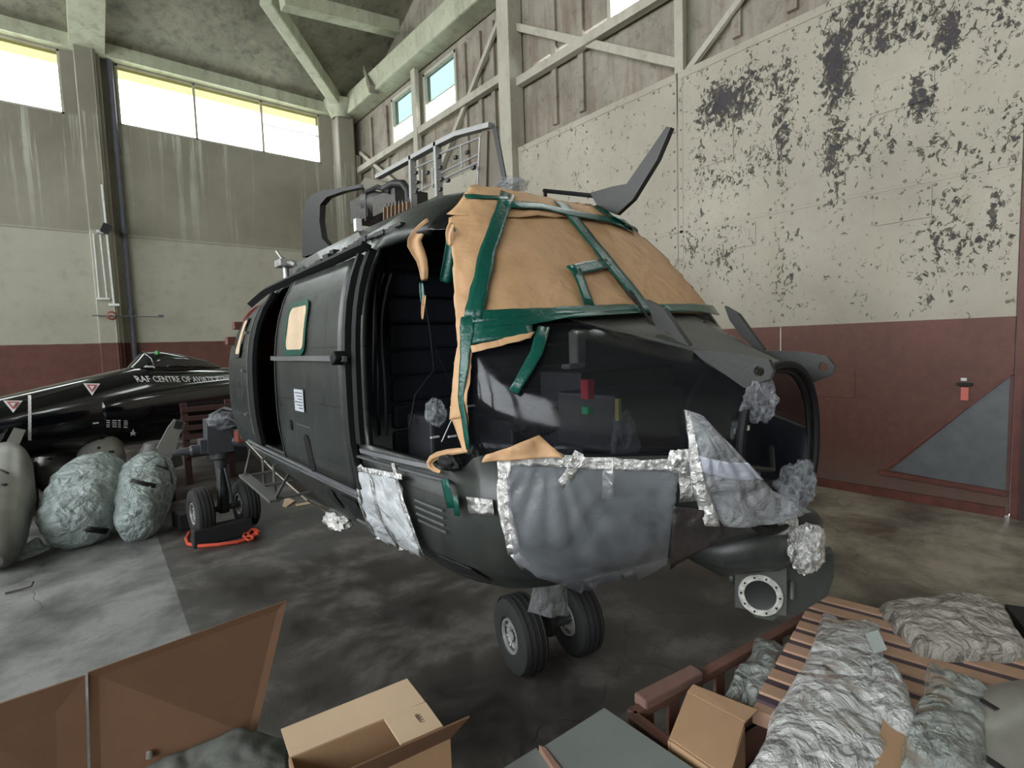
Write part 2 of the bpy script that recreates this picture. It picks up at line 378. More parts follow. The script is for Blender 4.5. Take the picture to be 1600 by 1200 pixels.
# battens of the cladding and steel frame members
fr = MB()
for y in (14.4, 13.45, 9.75, 9.2, 8.75, 7.0, 6.35, 3.6, 2.9): fr.box((XC - .03, y, 7.1), (.07, .12, 2.6))
struct(fr.build('trim_3', CLAD))
def rail(n, a, b_, w=.14, hh=.16, mt=STEEL): struct(MB().bar(a, b_, w, hh).build('beam_%d' % n, mt, bevel=.008))
rail(8, (WR + .08, WB - .1, 7.1), (WR + .08, 8.1, 7.1)); rail(9, (WR + .08, 7.9, 6.83), (WR + .08, -3, 6.83))
rail(10, (WR + .1, 8.0, 7.93), (WR + .1, 4.38, 5.75), .08, .13); rail(11, (WR + .1, 4.3, 5.6), (WR + .1, 2.2, 7.2), .06, .09)
rail(12, (WR + .1, 8.25, 8.4), (WR + .1, 11.3, 5.5), .07, .1); rail(13, (WR + .1, WB - .5, 7.6), (WR + .1, 12.0, 5.6), .07, .1)
rail(14, (WR + .05, WB - .3, 7.55), (WR + .05, WB - .3, .2), .2, .2, CLAD)
struct(MB().box((WR + .02, 8.03, 4.6), (.34, .34, 9.2)).build('column_4', STEEL, bevel=.01))
struct(MB().box((WR + .05, 4.36, 7.2), (.1, .14, 3.2)).build('column_5', STEEL, bevel=.01))
struct(MB().box((WR + .05, 11.65, 7.5), (.12, .2, 3.2)).build('column_6', STEEL, bevel=.01))
def right_window(n, y1, y0, z0=7.2, z1=8.42):
    f = MB()
    for y in (y0 + .03, y1 - .03): f.box((XC - .02, y, (z0 + z1) / 2), (.08, .07, z1 - z0))
    for z in (z0 + .03, z1 - .03): f.box((XC - .02, (y0 + y1) / 2, z), (.08, y1 - y0, .07))
    f.box((XC, (y0 + y1) / 2, 7.72), (.03, y1 - y0, .03))
    o = struct(f.build('window_%d' % n, STEEL))
    MB().add([(XC + .03, y0, z0), (XC + .03, y1, z0), (XC + .03, y1, 7.72), (XC + .03, y0, 7.72)], [(0, 1, 2, 3)]).build('pane', PANE, o)
    MB().add([(XC + .03, y0, 7.72), (XC + .03, y1, 7.72), (XC + .03, y1, z1), (XC + .03, y0, z1)], [(0, 1, 2, 3)]).build('pane', PTEAL if y0 > 8 else PANE, o)
right_window(4, 13.1, 11.85); right_window(5, 11.45, 10.05); right_window(6, 5.75, 4.0, 6.95); right_window(7, 1.5, -1., 6.95)
# the steel door leaves: riveted sheets, seams as small laps
def leaf(n, y0, y1):
    o = struct(MB().box((WR + .06, (y0 + y1) / 2, 2.81), (.12, y1 - y0 - .012, 5.58)).build('door_%d' % n, LEAF, bevel=.004))
    return o
L1 = leaf(1, .77, 4.375); L2 = leaf(2, 4.39, 7.86); L3 = leaf(3, 8.2, WB); L3.scale = (1, 1, 1)
def lap(parent, y0, y1, z0, z1, t=.012, name='steel_patch'):
    return MB().box((WR - t / 2, (y0 + y1) / 2, (z0 + z1) / 2), (t, y1 - y0, z1 - z0)).build(name, LEAF, parent, bevel=.004)
for y0, y1, z0, z1 in ((1.445, 1.965, 4.19, 4.52), (3.55, 4.05, 4.2, 4.52), (1.44, 1.955, 3.01, 3.34), (3.255, 3.785, 3.02, 3.32)): lap(L1, y0, y1, z0, z1)
lap(L1, .78, 4.36, 3.362, 3.40, .006, 'seam_strip'); lap(L1, .78, 4.36, 5.50, 5.6, .01, 'top_strip'); lap(L2, 4.4, 7.85, 5.50, 5.6, .01, 'top_strip'); lap(L2, 4.4, 7.85, 3.362, 3.40, .006, 'seam_strip')
lap(L1, 4.30, 4.37, .3, 5.6, .006, 'edge_strip'); lap(L2, 4.95, 5.45, 4.2, 4.52)
lap(L1, 2.1, 3.0, 1.1, 1.42, .01)
rv = MB()
def rivet(y, z): rv.lathe((WR - .004, y, z), (-1, 0, 0), [(-.004, .018), (.008, .014), (.012, .0)], 8)
for z in (3.33, 3.43, 5.47):
    y = .85
    while y < 7.8: rivet(y + random.uniform(-.02, .02), z); y += .28
z = 2.1
while z < 5.4: rivet(4.33, z); rivet(4.44, z); rivet(.84, z); rivet(2.92, z); rivet(6.1, z); z += .27
for y0, y1, z0, z1 in ((1.445, 1.965, 4.19, 4.52), (3.55, 4.05, 4.2, 4.52), (1.44, 1.955, 3.01, 3.34), (3.255, 3.785, 3.02, 3.32)):
    for y in (y0 + .03, (y0 + y1) / 2, y1 - .03):
        for z in (z0 + .03, z1 - .03): rv.lathe((WR - .014, y, z), (-1, 0, 0), [(-.004, .016), (.008, .012), (.012, .0)], 8)
o = rv.build('rivets', simple('painted_rivet', (.2, .17, .13), .6), L1, smooth=True); o['kind'] = 'stuff'
# grey triangle, its frame and the bottom rail on the leaf
GREY = simple('blue_grey_paint', (.115, .125, .13), .5); MARP = simple('maroon_paint', (.13, .04, .03), .55, var=.3)
MB().prism([(WR - .012, .80, 1.40), (WR - .012, .80, .26), (WR - .012, 1.74, .315)], (.01, 0, 0)).build('grey_panel', GREY, L1)
MB().bar((WR - .02, .78, 1.43), (WR - .02, 1.78, .33), .03, .035, (1, 0, 0)).bar((WR - .03, .78, .245), (WR - .03, 1.85, .285), .05, .03, (1, 0, 0)).build('panel_frame', MARP, L1)
MB().box((WR - .015, 2.85, .05), (.03, 4.1, .1)).build('kick_rail', MARP, L1)
MB().bar((WR - .006, 2.93, 1.95), (WR - .006, 2.93, 1.62), .012, .02, (1, 0, 0)).build('paint_run', simple('cream_drip', (.5, .45, .36)), L1)
# end return of the next leaf; dark slab paints the shaded recess beyond
struct(MB().box((WR + .2, .735, 2.8), (.4, .06, 5.6)).build('door_4', MARP))
struct(MB().box((WR + .02, .45, 2.8), (.1, .5, 5.6)).build('door_5', simple('recess_shade_brown', (.05, .032, .026), .6)))
# far left wall with its band of high windows
lw = MB()
def lbox(y0, y1, z0, z1): lw.box((WL - .15, (y0 + y1) / 2, (z0 + z1) / 2), (.3, y1 - y0, z1 - z0))
lbox(WF, WB + .3, 0, 2.9); lbox(WF, WB + .3, 8.7, 12.5)
for y in (WF + .3, -4, 0, 4, 8, 12, WB): lbox(y - .3, y + .3, 2.9, 8.7)
struct(lw.build('wall_left', BACK))
struct(MB().box((-1.5, WF - .15, 6.2), (17.4, .3, 12.6)).build('wall_front', BACK))
# --- small fittings on the back wall
MB_ = MB().tube([(1.19, WB - .08, 8.62), (1.19, WB - .08, 0.1)], .055, 12)
for z in (6.6, 4.75, 2.9): MB_.lathe((1.19, WB - .08, z), (0, 0, 1), [(-.05, .075), (.05, .075)], 12)
tag(MB_.build('drainpipe', PIPE, smooth=True), 'dark grey drainpipe running down beside the back wall column', 'pipe')
t_ = MB().bar((.83, WB - .39, 5.7), (.86, WB - .39, 3.05), .035, .02, (0, 1, 0)).box((.86, WB - .39, 3.03), (.2, .04, .05))
tag(t_.build('conduit', CONDUIT), 'long white cable conduit running down the column face', 'conduit')
t_ = MB().bar((.60, WB - .385, 4.6), (.60, WB - .385, 3.18), .025, .02, (0, 1, 0)).bar((.72, WB - .385, 4.6), (.74, WB - .385, 3.18), .025, .02, (0, 1, 0)).box((.67, WB - .39, 3.16), (.24, .04, .04))
tag(t_.build('conduit', CONDUIT), 'short pair of white conduits below the small black floodlight', 'conduit')
fl = thing('floodlight', 'small black floodlight on a bracket on the column', 'floodlight', (.78, WB - .5, 4.68))
MB().box((.83, WB - .56, 4.70), (.16, .12, .2), Matrix.Rotation(.4, 3, 'Y')).build('lamp_head', DARK, fl); MB().box((.72, WB - .42, 4.64), (.12, .14, .06)).build('bracket', CONDUIT, fl)
t_ = MB().tube([(.45, WB - .4, 2.78), (.9, WB - .4, 2.77), (1.75, WB - .4, 2.76)], .013, 6); 
pr = thing('pull_rod', 'thin rod with a red disc crossing in front of the drainpipe', 'rod', (1.1, WB - .4, 2.76))
t_.build('rod', PIPE, pr); MB().lathe((.8, WB - .43, 2.78), (0, 1, 0), [(-.02, .07), (0, .1), (.02, .07)], 16).build('disc', simple('red_paint', (.25, .03, .025)), pr); MB().box((1.75, WB - .38, 2.78), (.1, .08, .06)).build('end_clip', PIPE, pr)
sg = thing('wall_switch', 'small black box with a red and white notice on the maroon door leaf', 'switch', (WR - .03, 1.13, 1.27))
MB().box((WR - .03, 1.13, 1.30), (.05, .12, .025)).build('housing', DARK, sg); MB().box((WR - .012, 1.13, 1.20), (.008, .06, .13)).build('red_notice', simple('notice_red', (.62, .16, .12)), sg); MB().box((WR - .012, 1.14, 1.345), (.008, .045, .03)).build('white_notice', CONDUIT, sg)
# ================================================================== THE HELICOPTER
X0 = 2.05
ST = [ # Y, half width, z top, z bottom, exponent
 (.87,.31,1.735,1.12,2.3),(.95,.41,1.765,1.07,2.4),(1.1,.58,1.82,1.0,2.6),(1.3,.79,1.89,.91,3.0),(1.5,.93,1.955,.83,3.8),(1.53,.935,1.99,.82,3.9),(1.6,.94,2.10,.79,4.0),(1.7,.945,2.235,.75,4.0),(1.80,.95,2.36,.72,3.9),(1.95,.955,2.53,.68,3.8),(2.1,.96,2.62,.65,3.5),(2.4,.965,2.69,.61,3.0),
 (2.8,.97,2.67,.57,2.75),(3.4,.97,2.64,.53,2.7),(4.4,.97,2.57,.51,2.7),(5.0,.96,2.48,.55,2.7),(5.5,.93,2.33,.68,2.9),(5.9,.82,2.2,.85,2.6),(6.3,.66,2.05,1.15,2.3)]
def sec(Y):
    Y = min(max(Y, ST[0][0]), ST[-1][0])
    for a, b in zip(ST[:-1], ST[1:]):
        if Y <= b[0]:
            t = (Y - a[0]) / (b[0] - a[0]); return [lerp(a[i], b[i], t) for i in range(1, 5)]
SM = {}
def ssec(Y):
    k = round(Y, 3)
    if k not in SM:
        w = .07 if Y > 2.3 else .02
        SM[k] = [sum(c) / 5 for c in zip(*[sec(Y + d * w) for d in (-2, -1, 0, 1, 2)])]
    return SM[k]
def hx(Y, z, infl=0.):
    hw, zt, zb, n = ssec(Y); zc = (zt + zb) / 2; h = (zt - zb) / 2
    q = min(1, abs(z - zc) / h); return (hw + infl) * (1 - q ** n) ** (1 / n)
def arc(Y, z0, top, n, infl=0.):
    """points over the roof (or under the belly) from the near side at height z0 to the far side"""
    hw, zt, zb, ex = ssec(Y); zc = (zt + zb) / 2; h = (zt - zb) / 2 + infl; hw += infl
    a0 = math.asin(min(1, max(-1, (z0 - zc) / h)) ** (1) if False else max(-1, min(1, math.copysign(abs((z0 - zc) / h) ** (ex / 2), z0 - zc))))
    a1 = PI - a0 if top else -PI - a0
    out = []
    for k in range(n + 1):
        a = lerp(a0, a1, k / n); c, s_ = math.cos(a), math.sin(a)
        x = -math.copysign(abs(c) ** (2 / ex), c) * hw; z = zc + math.copysign(abs(s_) ** (2 / ex), s_) * h
        out.append(Vector((X0 + x, Y, z)))
    return out
def zrows(Y):
    hw, zt, zb, n = ssec(Y)
    T = min(2.35, zt - (.07 if Y < 1.6 else .07 + min(1, (Y - 1.6) / .6) * .12)); w = min(1, max(0, (Y - .87) / .9))
    A = lerp(1.16, .78, w); B = lerp(1.22, 1.12, w); Cc = lerp(1.45, 1.37, min(1, max(0, (Y - 1.55) / .1)))
    A = max(A, zb + .06); B = max(B, A + .02); Cc = max(Cc, B + .03); M = 1.80 if Y > 1.75 else lerp(Cc, T, .5)
    if Y > 5.2: f = (Y - 5.2) / 1.1; A, B, Cc, M, T = [lerp(a_, zb + (zt - zb) * k, min(1, f * 1.2)) for a_, k in ((A, .1), (B, .22), (Cc, .35), (M, .6), (T, .85))]
    return [A, (A + B) / 2, B, Cc] + [lerp(Cc, M, k / 4) for k in (1, 2, 3)] + [M] + [lerp(M, T, k / 6) for k in range(1, 7)]
IR_B, IR_C, IR_M, IR_T = 2, 3, 7, 13
YS = sorted(set([.87, .9, .95, 1.02, 1.1, 1.2, 1.3, 1.4, 1.47, 1.52, 1.57, 1.62, 1.7, 1.8, 1.9, 2.0, 2.1, 2.2, 2.32, 2.44, 2.5, 2.56, 2.7, 2.85, 3.0, 3.15, 3.3, 3.45, 3.62, 3.8, 4.0, 4.2, 4.4, 4.6, 4.8, 5.0, 5.2, 5.35, 5.5, 5.7, 5.9, 6.1, 6.3]))
NA = 22
def skew(Y, k):
    f = max(0, (k - IR_M) / (IR_T - IR_M)); w = max(0, 1 - abs(Y - 1.62) / .8) if Y > 1.62 else max(0, 1 - abs(Y - 1.62) / .12)
    return 0.
sect = []
for Y in YS:
    near = []
    for k, z in enumerate(zrows(Y)):
        Yk = Y + skew(Y, k)
        zz = zrows(Yk)[k] if Yk != Y else z
        near.append(Vector((X0 - hx(Yk, zz), Yk, zz)))
    YT = near[-1].y
    top = arc(YT, near[-1].z, True, NA)
    for j, p in enumerate(top): 
        f = abs(j / NA - .5) * 2; p.y = lerp(Y, YT, f)
    if YT != Y:
        for j, p in enumerate(top):
            hw, zt, zb, ex = ssec(p.y); zc = (zt + zb) / 2; q = min(1, abs(p.x - X0) / hw); zn = zc + (zt - zb) / 2 * (1 - q ** ex) ** (1 / ex); p.z = lerp(zn, p.z, (abs(j / NA - .5) * 2) ** 4)
    top = top[1:-1]
    far = [Vector((2 * X0 - p.x, p.y, p.z)) for p in reversed(near)]
    bot = arc(Y, near[0].z, False, NA)[1:-1]; bot = list(reversed(bot))
    sect.append(near + top + far + bot)
NP = len(sect[0]); NN = len(zrows(3))
sv = [p for s_ in sect for p in s_]; sf = []
for i in range(len(YS) - 1):
    for k in range(NP): sf.append((i * NP + k, i * NP + (k + 1) % NP, (i + 1) * NP + (k + 1) % NP, (i + 1) * NP + k))
def fc(i, k): return i * NP + k
HBVH = BVHTree.FromPolygons(sv, sf + [tuple(range(NP)), tuple((len(YS) - 1) * NP + k for k in range(NP))])
def orient(n, p):
    return n if n.dot(p - Vector((X0, p.y, 1.6))) > 0 else -n
def cast(px, py, bvh=None, aim=None):
    """point and outward normal where the photo's ray meets the fuselage; slides towards aim when it misses"""
    bvh = bvh or HBVH
    for k in range(40):
        d = ray(px, py).normalized(); p, n, i, dist = bvh.ray_cast(CAM, d)
        if p is not None: return p, (n if n.dot(d) < 0 else -n)
        if aim is None: return None, None
        px += (aim[0] - px) * .04; py += (aim[1] - py) * .04
    return None, None
HULLM, t, b, out = nt('dark_green_hull')
tc = node(t, 'TexCoord'); v = coord(t, src=tc.outputs['Object'])
br = node(t, 'TexBrick'); br.inputs['Scale'].default_value = 1.; br.inputs['Mortar Size'].default_value = .004; br.inputs['Brick Width'].default_value = .62; br.inputs['Row Height'].default_value = .31
br.inputs['Color1'].default_value = br.inputs['Color2'].default_value = (1, 1, 1, 1); br.inputs['Mortar'].default_value = (0, 0, 0, 1)
spx = node(t, 'SeparateXYZ'); t.links.new(tc.outputs['Object'], spx.inputs[0]); cb = node(t, 'CombineXYZ'); t.links.new(spx.outputs[1], cb.inputs[0]); t.links.new(spx.outputs[2], cb.inputs[1]); t.links.new(cb.outputs[0], br.inputs['Vector'])
n1 = noi(t, v, 1.6, 6); n2 = noi(t, v, 9, 7, .7); st = noi(t, coord(t, (5, 5, .6), src=tc.outputs['Object']), 2, 5)
c = mixc(t, mrange(t, n1, .3, .7), (.018, .022, .020), (.031, .036, .033))
c = mixc(t, mth(t, 'MULTIPLY', mrange(t, st, .52, .7), .35), c, (.055, .06, .055))
c = mixc(t, mth(t, 'MULTIPLY', mrange(t, n2, .6, .75), .3), c, (.012, .011, .01))
c = mixc(t, mth(t, 'MULTIPLY', br.outputs['Fac'], .6), c, (.008, .008, .008))
t.links.new(c, b.inputs['Base Color']); t.links.new(mrange(t, n2, .3, .7, .27, .46), b.inputs['Roughness'])
bump(t, b, mth(t, 'SUBTRACT', mth(t, 'MULTIPLY', n1, .3), br.outputs['Fac']), .35, .006)
HULL = HULLM
TOPG = simple('grey_nose_paint', (.055, .056, .05), .5, var=.2)
INNER = simple('navy_quilted_lining', (.006, .008, .014), .75)
BLK = simple('black_frame', (.006, .006, .007), .65, spec=.3)
mt, t, b, out = nt('dark_nose_glazing')
tr = node(t, 'BsdfTransparent'); tr.inputs[0].default_value = (.8, .82, .84, 1); b.inputs['Base Color'].default_value = (.015, .016, .018, 1); b.inputs['Roughness'].default_value = .07
v = coord(t); b.inputs['Specular IOR Level'].default_value = .7
t.links.new(mrange(t, noi(t, v, 3, 6, .7), .35, .7, .04, .22), b.inputs['Roughness'])
mx = node(t, 'MixShader'); t.links.new(mrange(t, noi(t, coord(t), 2.2, 5), .35, .7, .22, .42), mx.inputs[0]); t.links.new(tr.outputs[0], mx.inputs[1]); t.links.new(b.outputs[0], mx.inputs[2]); t.links.new(mx.outputs[0], out.inputs[0])
GLAZ = mt
heli = thing('helicopter', 'dark green helicopter fuselage with nose and doors open, windscreen masked with brown paper', 'helicopter', (X0, 3.5, 0))
def ycls(i): return (YS[i] + YS[i + 1]) / 2
skin = MB(); skin.v = sv; glaz = MB(); glaz.v = sv; ngrey = MB(); ngrey.v = sv; wsg = MB(); wsg.v = sv
for i in range(len(YS) - 1):
    Y = ycls(i)
    for k in range(NP):
        f = (fc(i, k), fc(i, (k + 1) % NP), fc(i + 1, (k + 1) % NP), fc(i + 1, k))
        near_k = k if k < NN - 1 else None
        far_k = None
        if NN + NA - 1 <= k < NN + NA - 1 + NN - 1: far_k = NN - 2 - (k - (NN + NA - 1))
        side = near_k if near_k is not None else far_k
        if near_k is not None and 3.62 < Y < 4.4 and near_k >= IR_B and near_k < IR_T: continue
        if near_k is not None and 1.62 < Y < 2.44 and near_k >= IR_C and near_k < IR_T: continue
        if side is not None and .87 < Y < 1.62 and IR_C <= side < IR_T: glaz.f.append(f); continue
        if side is None and 1.52 < Y < 2.05 and NN - 1 <= k < NN + NA - 1: wsg.f.append(f); continue
        if Y < 1.52 and (NN - 1 <= k < NN + NA - 1): (ngrey if abs((k - NN + 1.5) / NA - .5) < .24 else glaz).f.append(f); continue
        skin.f.append(f)
def clean(o):
    bm = bmesh.new(); bm.from_mesh(o.data); bmesh.ops.delete(bm, geom=[v_ for v_ in bm.verts if not v_.link_faces], context='VERTS'); bm.to_mesh(o.data); bm.free()
def outward(o):
    bm = bmesh.new(); bm.from_mesh(o.data)
    for f in bm.faces:
        c_ = f.calc_center_median()
        if f.normal.dot(c_ - Vector((X0, c_.y, 1.6))) < 0: f.normal_flip()
    bm.to_mesh(o.data); bm.free()
for mb, nm, mt_, th in ((skin, 'fuselage', [HULL, INNER], .035), (glaz, 'nose_glazing', [GLAZ], .006), (ngrey, 'nose_decking', [TOPG], .01), (wsg, 'windscreen', [GLAZ], .006)):
    o = mb.build(nm, mt_, heli, smooth=True, recalc=False); clean(o); outward(o)
    for p in o.data.polygons: p.use_smooth = True
    md = o.modifiers.new('s', 'SOLIDIFY'); md.thickness = th; md.offset = -1
    if nm == 'fuselage': md.material_offset = 1; md.material_offset_rim = 0
def onside(Y, z, off=0., infl=0.):
    """point on the near (door) side of the fuselage"""
    p = Vector((X0 - hx(Y, z, infl), Y, z)); q, n, i, d = HBVH.find_nearest(p)
    n = orient(n, q); return q + n * off, n
def ribbon(name, pts, w, mat, parent=heli, off=.006, step=14, ragged=0., bvh=None, aim=None, thick=.0015, wr=0., label=None):
    """tape laid on the hull along a photo polyline"""
    bvh = bvh or HBVH; cs = []
    for (x0, y0), (x1, y1) in zip(pts[:-1], pts[1:]):
        n = max(2, int(math.hypot(x1 - x0, y1 - y0) / step))
        for k in range(n + (1 if (x1, y1) == pts[-1] else 0)):
            p, nn = cast(lerp(x0, x1, k / n), lerp(y0, y1, k / n), bvh, aim)
            if p is not None and (not cs or (p - cs[-1][0]).length > .004): cs.append((p, nn))
    rows = []
    for i, (p, n) in enumerate(cs):
        d = (cs[min(i + 1, len(cs) - 1)][0] - cs[max(i - 1, 0)][0]).normalized(); x = n.cross(d).normalized(); row = []
        wi = w[0] + (w[1] - w[0]) * i / max(1, len(cs) - 1) if isinstance(w, tuple) else w
        for j in range(5):
            s_ = (j / 4 - .5) * wi * (1 + ragged * nz(p, 30, j))
            q = p + x * s_; q2, n2, _, _ = bvh.find_nearest(q); n2 = n2 if n2.dot(n) > 0 else -n2
            row.append(q2 + n2 * (off + wr * abs(nz(q2, 40, 3))))
        rows.append(row)
    o = MB().grid(rows).build(name, mat, parent, smooth=True, solid=thick, autosm=0)
    if label: o['label'] = label
    return o
def patch(name, quad, mat, nu=24, nv=24, parent=heli, off=.006, wr=.006, bvh=None, aim=None, ragged=0., sc=9, thick=.001, label=None, smooth=True, shape=None):
    """sheet laid on the hull: quad = TL, TR, BR, BL photo points"""
    bvh = bvh or HBVH; rows = []; (a, b_, c_, d) = quad
    aim = aim or (sum(q[0] for q in quad) / 4, sum(q[1] for q in quad) / 4)
    for i in range(nv + 1):
        v_ = i / nv; row = []
        for j in range(nu + 1):
            u = j / nu
            rx = ragged * noise.noise(Vector((v_ * 5, j * .0, 1.3))) * (1 if j in (0, nu) else 0); ry = ragged * noise.noise(Vector((u * 7, 3.1, 5))) * (1 if i in (0, nv) else 0)
            x = lerp(lerp(a[0], b_[0], u), lerp(d[0], c_[0], u), v_) + rx; y = lerp(lerp(a[1], b_[1], u), lerp(d[1], c_[1], u), v_) + ry
            if shape: x, y = shape(u, v_, x, y)
            p, n = cast(x, y, bvh, aim)
            if p is None: p, n = Vector(rows[-1][j] if rows else row[-1]), Vector((-1, 0, 0))
            h_ = noise.multi_fractal(p * sc, 1., 2., 3) if wr else 0
            row.append(p + n * (off + wr * max(0, h_)))
        rows.append(row)
    o = MB().grid(rows).build(name, mat, parent, smooth=smooth, solid=thick, autosm=0)
    if label: o['label'] = label
    return o
# ---------------------------------------------------------------- cabin inside
bk = MB(); bk.box((X0, 3.58, 1.07), (1.75, 3.7, .04)); bk.build('cabin_floor', simple('worn_cabin_floor', (.05, .05, .05), .6, bumps=.3), heli)
def bulk(name, Y, mat, infl=-.05, hole=None):
    pts = [Vector((X0 - hx(Y, z, infl), Y, z)) for z in [1.09 + k * .1 for k in range(13) if 1.09 + k * .1 < ssec(Y)[1] - .1]]
    pts += arc(Y, pts[-1].z, True, 16, infl)[1:-1]; pts += [Vector((2 * X0 - p.x, Y, p.z)) for p in reversed(pts[:13 if False else len(pts) - 15])]
    return MB().prism(pts, (0, .03, 0)).build(name, mat, heli)
bulk('rear_bulkhead', 5.45, INNER)
MB().lathe(at(428, 522, 'y', 5.38), (0, -1, 0), [(0, .3), (.05, .3), (.08, .22), (.08, 0)], 24).build('red_cover', simple('red_canvas', (.16, .02, .015), .8), heli, smooth=True)
# quilted partition seen through the cockpit doorway, ribs and cable runs
qp = MB()
for k in range(9): qp.box((X0 + .05, 2.62, 1.18 + k * .145), (1.55, .05, .135))
qp.build('quilted_partition', INNER, heli, bevel=.02)
cb = MB()
for dx, dy in ((0, 0), (.03, .02), (.05, -.01)):
    cb.tube([onside(2.46 + dy, z, -.05 - dx)[0] + Vector((.02, .015 * math.sin(z * 9 + dx * 50), 0)) for z in [1.4 + .085 * k for k in range(11)]], .007, 6)
cb.build('cable_run', BLK, heli, smooth=True)
cb = MB().tube([(1.5, 2.55, 2.3), (1.52, 2.5, 1.9), (1.5, 2.45, 1.72), (1.35, 2.4, 1.6), (1.3, 2.38, 1.45)], .006, 6).tube([(1.52, 2.5, 1.9), (1.6, 2.45, 1.65), (1.75, 2.4, 1.5)], .005, 6)
cb.build('cockpit_lead', BLK, heli, smooth=True)
# console boxes, seat pans and wrapped item in the cockpit
cs = MB().box((1.5, 2.38, 1.32), (.3, .25, .36)).box((1.95, 2.3, 1.3), (.45, .45, .3)).box((2.3, 1.9, 1.45), (.8, .3, .5)).box((1.95, 1.55, 1.5), (.5, .35, .25))
cs.build('cockpit_console', simple('cockpit_grey', (.02, .022, .026), .5), heli, bevel=.015)
WM = simple('white_mark', (.7, .72, .75))
for c_ in ((1.33, 2.19, 1.41), (1.43, 2.19, 1.40), (1.45, 2.19, 1.545), (1.55, 2.19, 1.54)): MB().box(c_, (.045, .012, .008)).build('white_mark', WM, heli)
CLEAR = film('crumpled_clear_film', (.42, .45, .48), .26, .08, 1., 12)
def blob(name, c, r, mat, parent, sc=3., amp=.35, n=22, seed=0, flat=1.):
    """crumpled lump: a sphere folded by noise"""
    mb = MB(); rows = []; c = Vector(c); rr = Vector(r) if not isinstance(r, (int, float)) else Vector((r, r, r))
    for i in range(n + 1):
        th = PI * i / n; row = []
        for j in range(n * 2):
            ph = PI * j / n; d = Vector((math.sin(th) * math.cos(ph), math.sin(th) * math.sin(ph), math.cos(th)))
            k = 1 + amp * (.7 * nz(d, sc * .45, seed) + .5 * nz(d, sc * .9, seed + 3) - .45 * abs(nz(d, sc * 1.6, seed + 9)) + .2 * nz(d, sc * 3, seed))
            row.append(c + Vector((d.x * rr.x, d.y * rr.y, d.z * rr.z)) * k)
        row.append(row[0].copy()); rows.append(row)
    return mb.grid(rows).build(name, mat, parent, smooth=True, autosm=32)
blob('wrapped_handle', at(681, 645, 'x', 1.26), (.05, .05, .065), CLEAR, heli, seed=2)
# items behind the nose glazing
def inside(x, y, d_): return cast(x, y)[0] + ray(x, y).normalized() * d_
MB().box(inside(918, 608, .07), (.035, .035, .07)).build('red_tag', simple('red_tag', (.7, .05, .08)), heli)
MB().box(inside(918, 641, .07), (.03, .03, .025)).build('green_tag', simple('green_tag', (.02, .5, .2)), heli)
MB().box(inside(966, 640, .07), (.016, .016, .08)).build('yellow_tag', simple('yellow_tag', (.6, .5, .15)), heli)
MB().box(inside(902, 545, .12), (.05, .05, .14)).box(inside(896, 572, .10), (.09, .05, .02)).box(inside(905, 522, .1), (.07, .04, .04)).build('instrument_bracket', simple('bracket_grey', (.28, .28, .26)), heli, bevel=.008)
blob('wrapped_fitting', inside(835, 655, .14), (.09, .09, .07), simple('brown_rag', (.05, .042, .037), .9), heli, seed=5)
blob('plastic_wrapped_fitting', inside(975, 690, .09), (.045, .045, .1), CLEAR, heli, seed=9, amp=.6)
# ---------------------------------------------------------------- sliding door
RAIL = simple('grey_rail', (.16, .17, .17), .35, metal=.4)
RAILB = simple('worn_bright_rail', (.34, .35, .36), .3, metal=.6)
SEAL = simple('black_seal', (.006, .006, .007), .6)
def sidepanel(name, y0, y1, z0, z1, off, mat, th=.03, ny=20, nzr=22, parent=heli, smooth=True):
    rows = []
    for i in range(nzr + 1):
        z = lerp(z0, z1, i / nzr); row = []
        for j in range(ny + 1):
            Y = lerp(y0, y1, j / ny); p = Vector((X0 - hx(Y, z), Y, z)); q, n = onside(Y, z)
            row.append(p + n * off)
        rows.append(row)
    o = MB().grid(rows).build(name, mat, parent, smooth=True, autosm=60)
    md = o.modifiers.new('s', 'SOLIDIFY'); md.thickness = th; md.offset = 0
    return o
door = sidepanel('sliding_door', 2.57, 3.66, 1.14, 2.29, .035, HULL, .02)
def sideribbon(name, yz, w, off, mat, parent, th=.006, n=10):
    rows = []; L = []
    for (a, b_) in zip(yz[:-1], yz[1:]):
        for k in range(n + (1 if b_ == yz[-1] else 0)): L.append((lerp(a[0], b_[0], k / n), lerp(a[1], b_[1], k / n)))
    for i, (Y, z) in enumerate(L):
        p, nn = onside(Y, z); a = onside(*L[max(0, i - 1)])[0]; b_ = onside(*L[min(len(L) - 1, i + 1)])[0]
        d = (b_ - a).normalized(); x = nn.cross(d).normalized()
        rows.append([p + x * w / 2 + nn * off, p - x * w / 2 + nn * off])
    return MB().grid(rows).build(name, mat, parent, solid=th, smooth=False, autosm=0)
sideribbon('door_rail', [(2.50, 1.80), (3.72, 1.80)], .028, .055, RAIL, heli, .02)
sideribbon('sill_rail', [(2.60, 1.115), (4.7, 1.13)], .016, .04, RAILB, heli, .014)
sideribbon('sill_rail', [(2.60, 1.07), (4.7, 1.085)], .008, .03, RAILB, heli, .012)
sideribbon('sill_rail', [(1.78, 1.372), (2.46, 1.352)], .02, .025, RAILB, heli, .014)
sideribbon('sill_rail', [(1.72, 1.33), (2.6, 1.31)], .01, .02, RAIL, heli, .015)
sideribbon('roof_rail', [(2.42, 2.325), (3.2, 2.315), (4.45, 2.29), (4.95, 2.22)], .022, .055, BLK, heli, .05)
sideribbon('door_seal', [(2.545, 1.14), (2.545, 2.31)], .035, .03, SEAL, heli, .03)
sideribbon('door_seal', [(3.69, 1.14), (3.68, 2.28)], .02, .045, SEAL, door, .01)
sideribbon('door_frame', [(2.475, 1.38), (2.46, 2.33)], .05, .012, BLK, heli, .03)
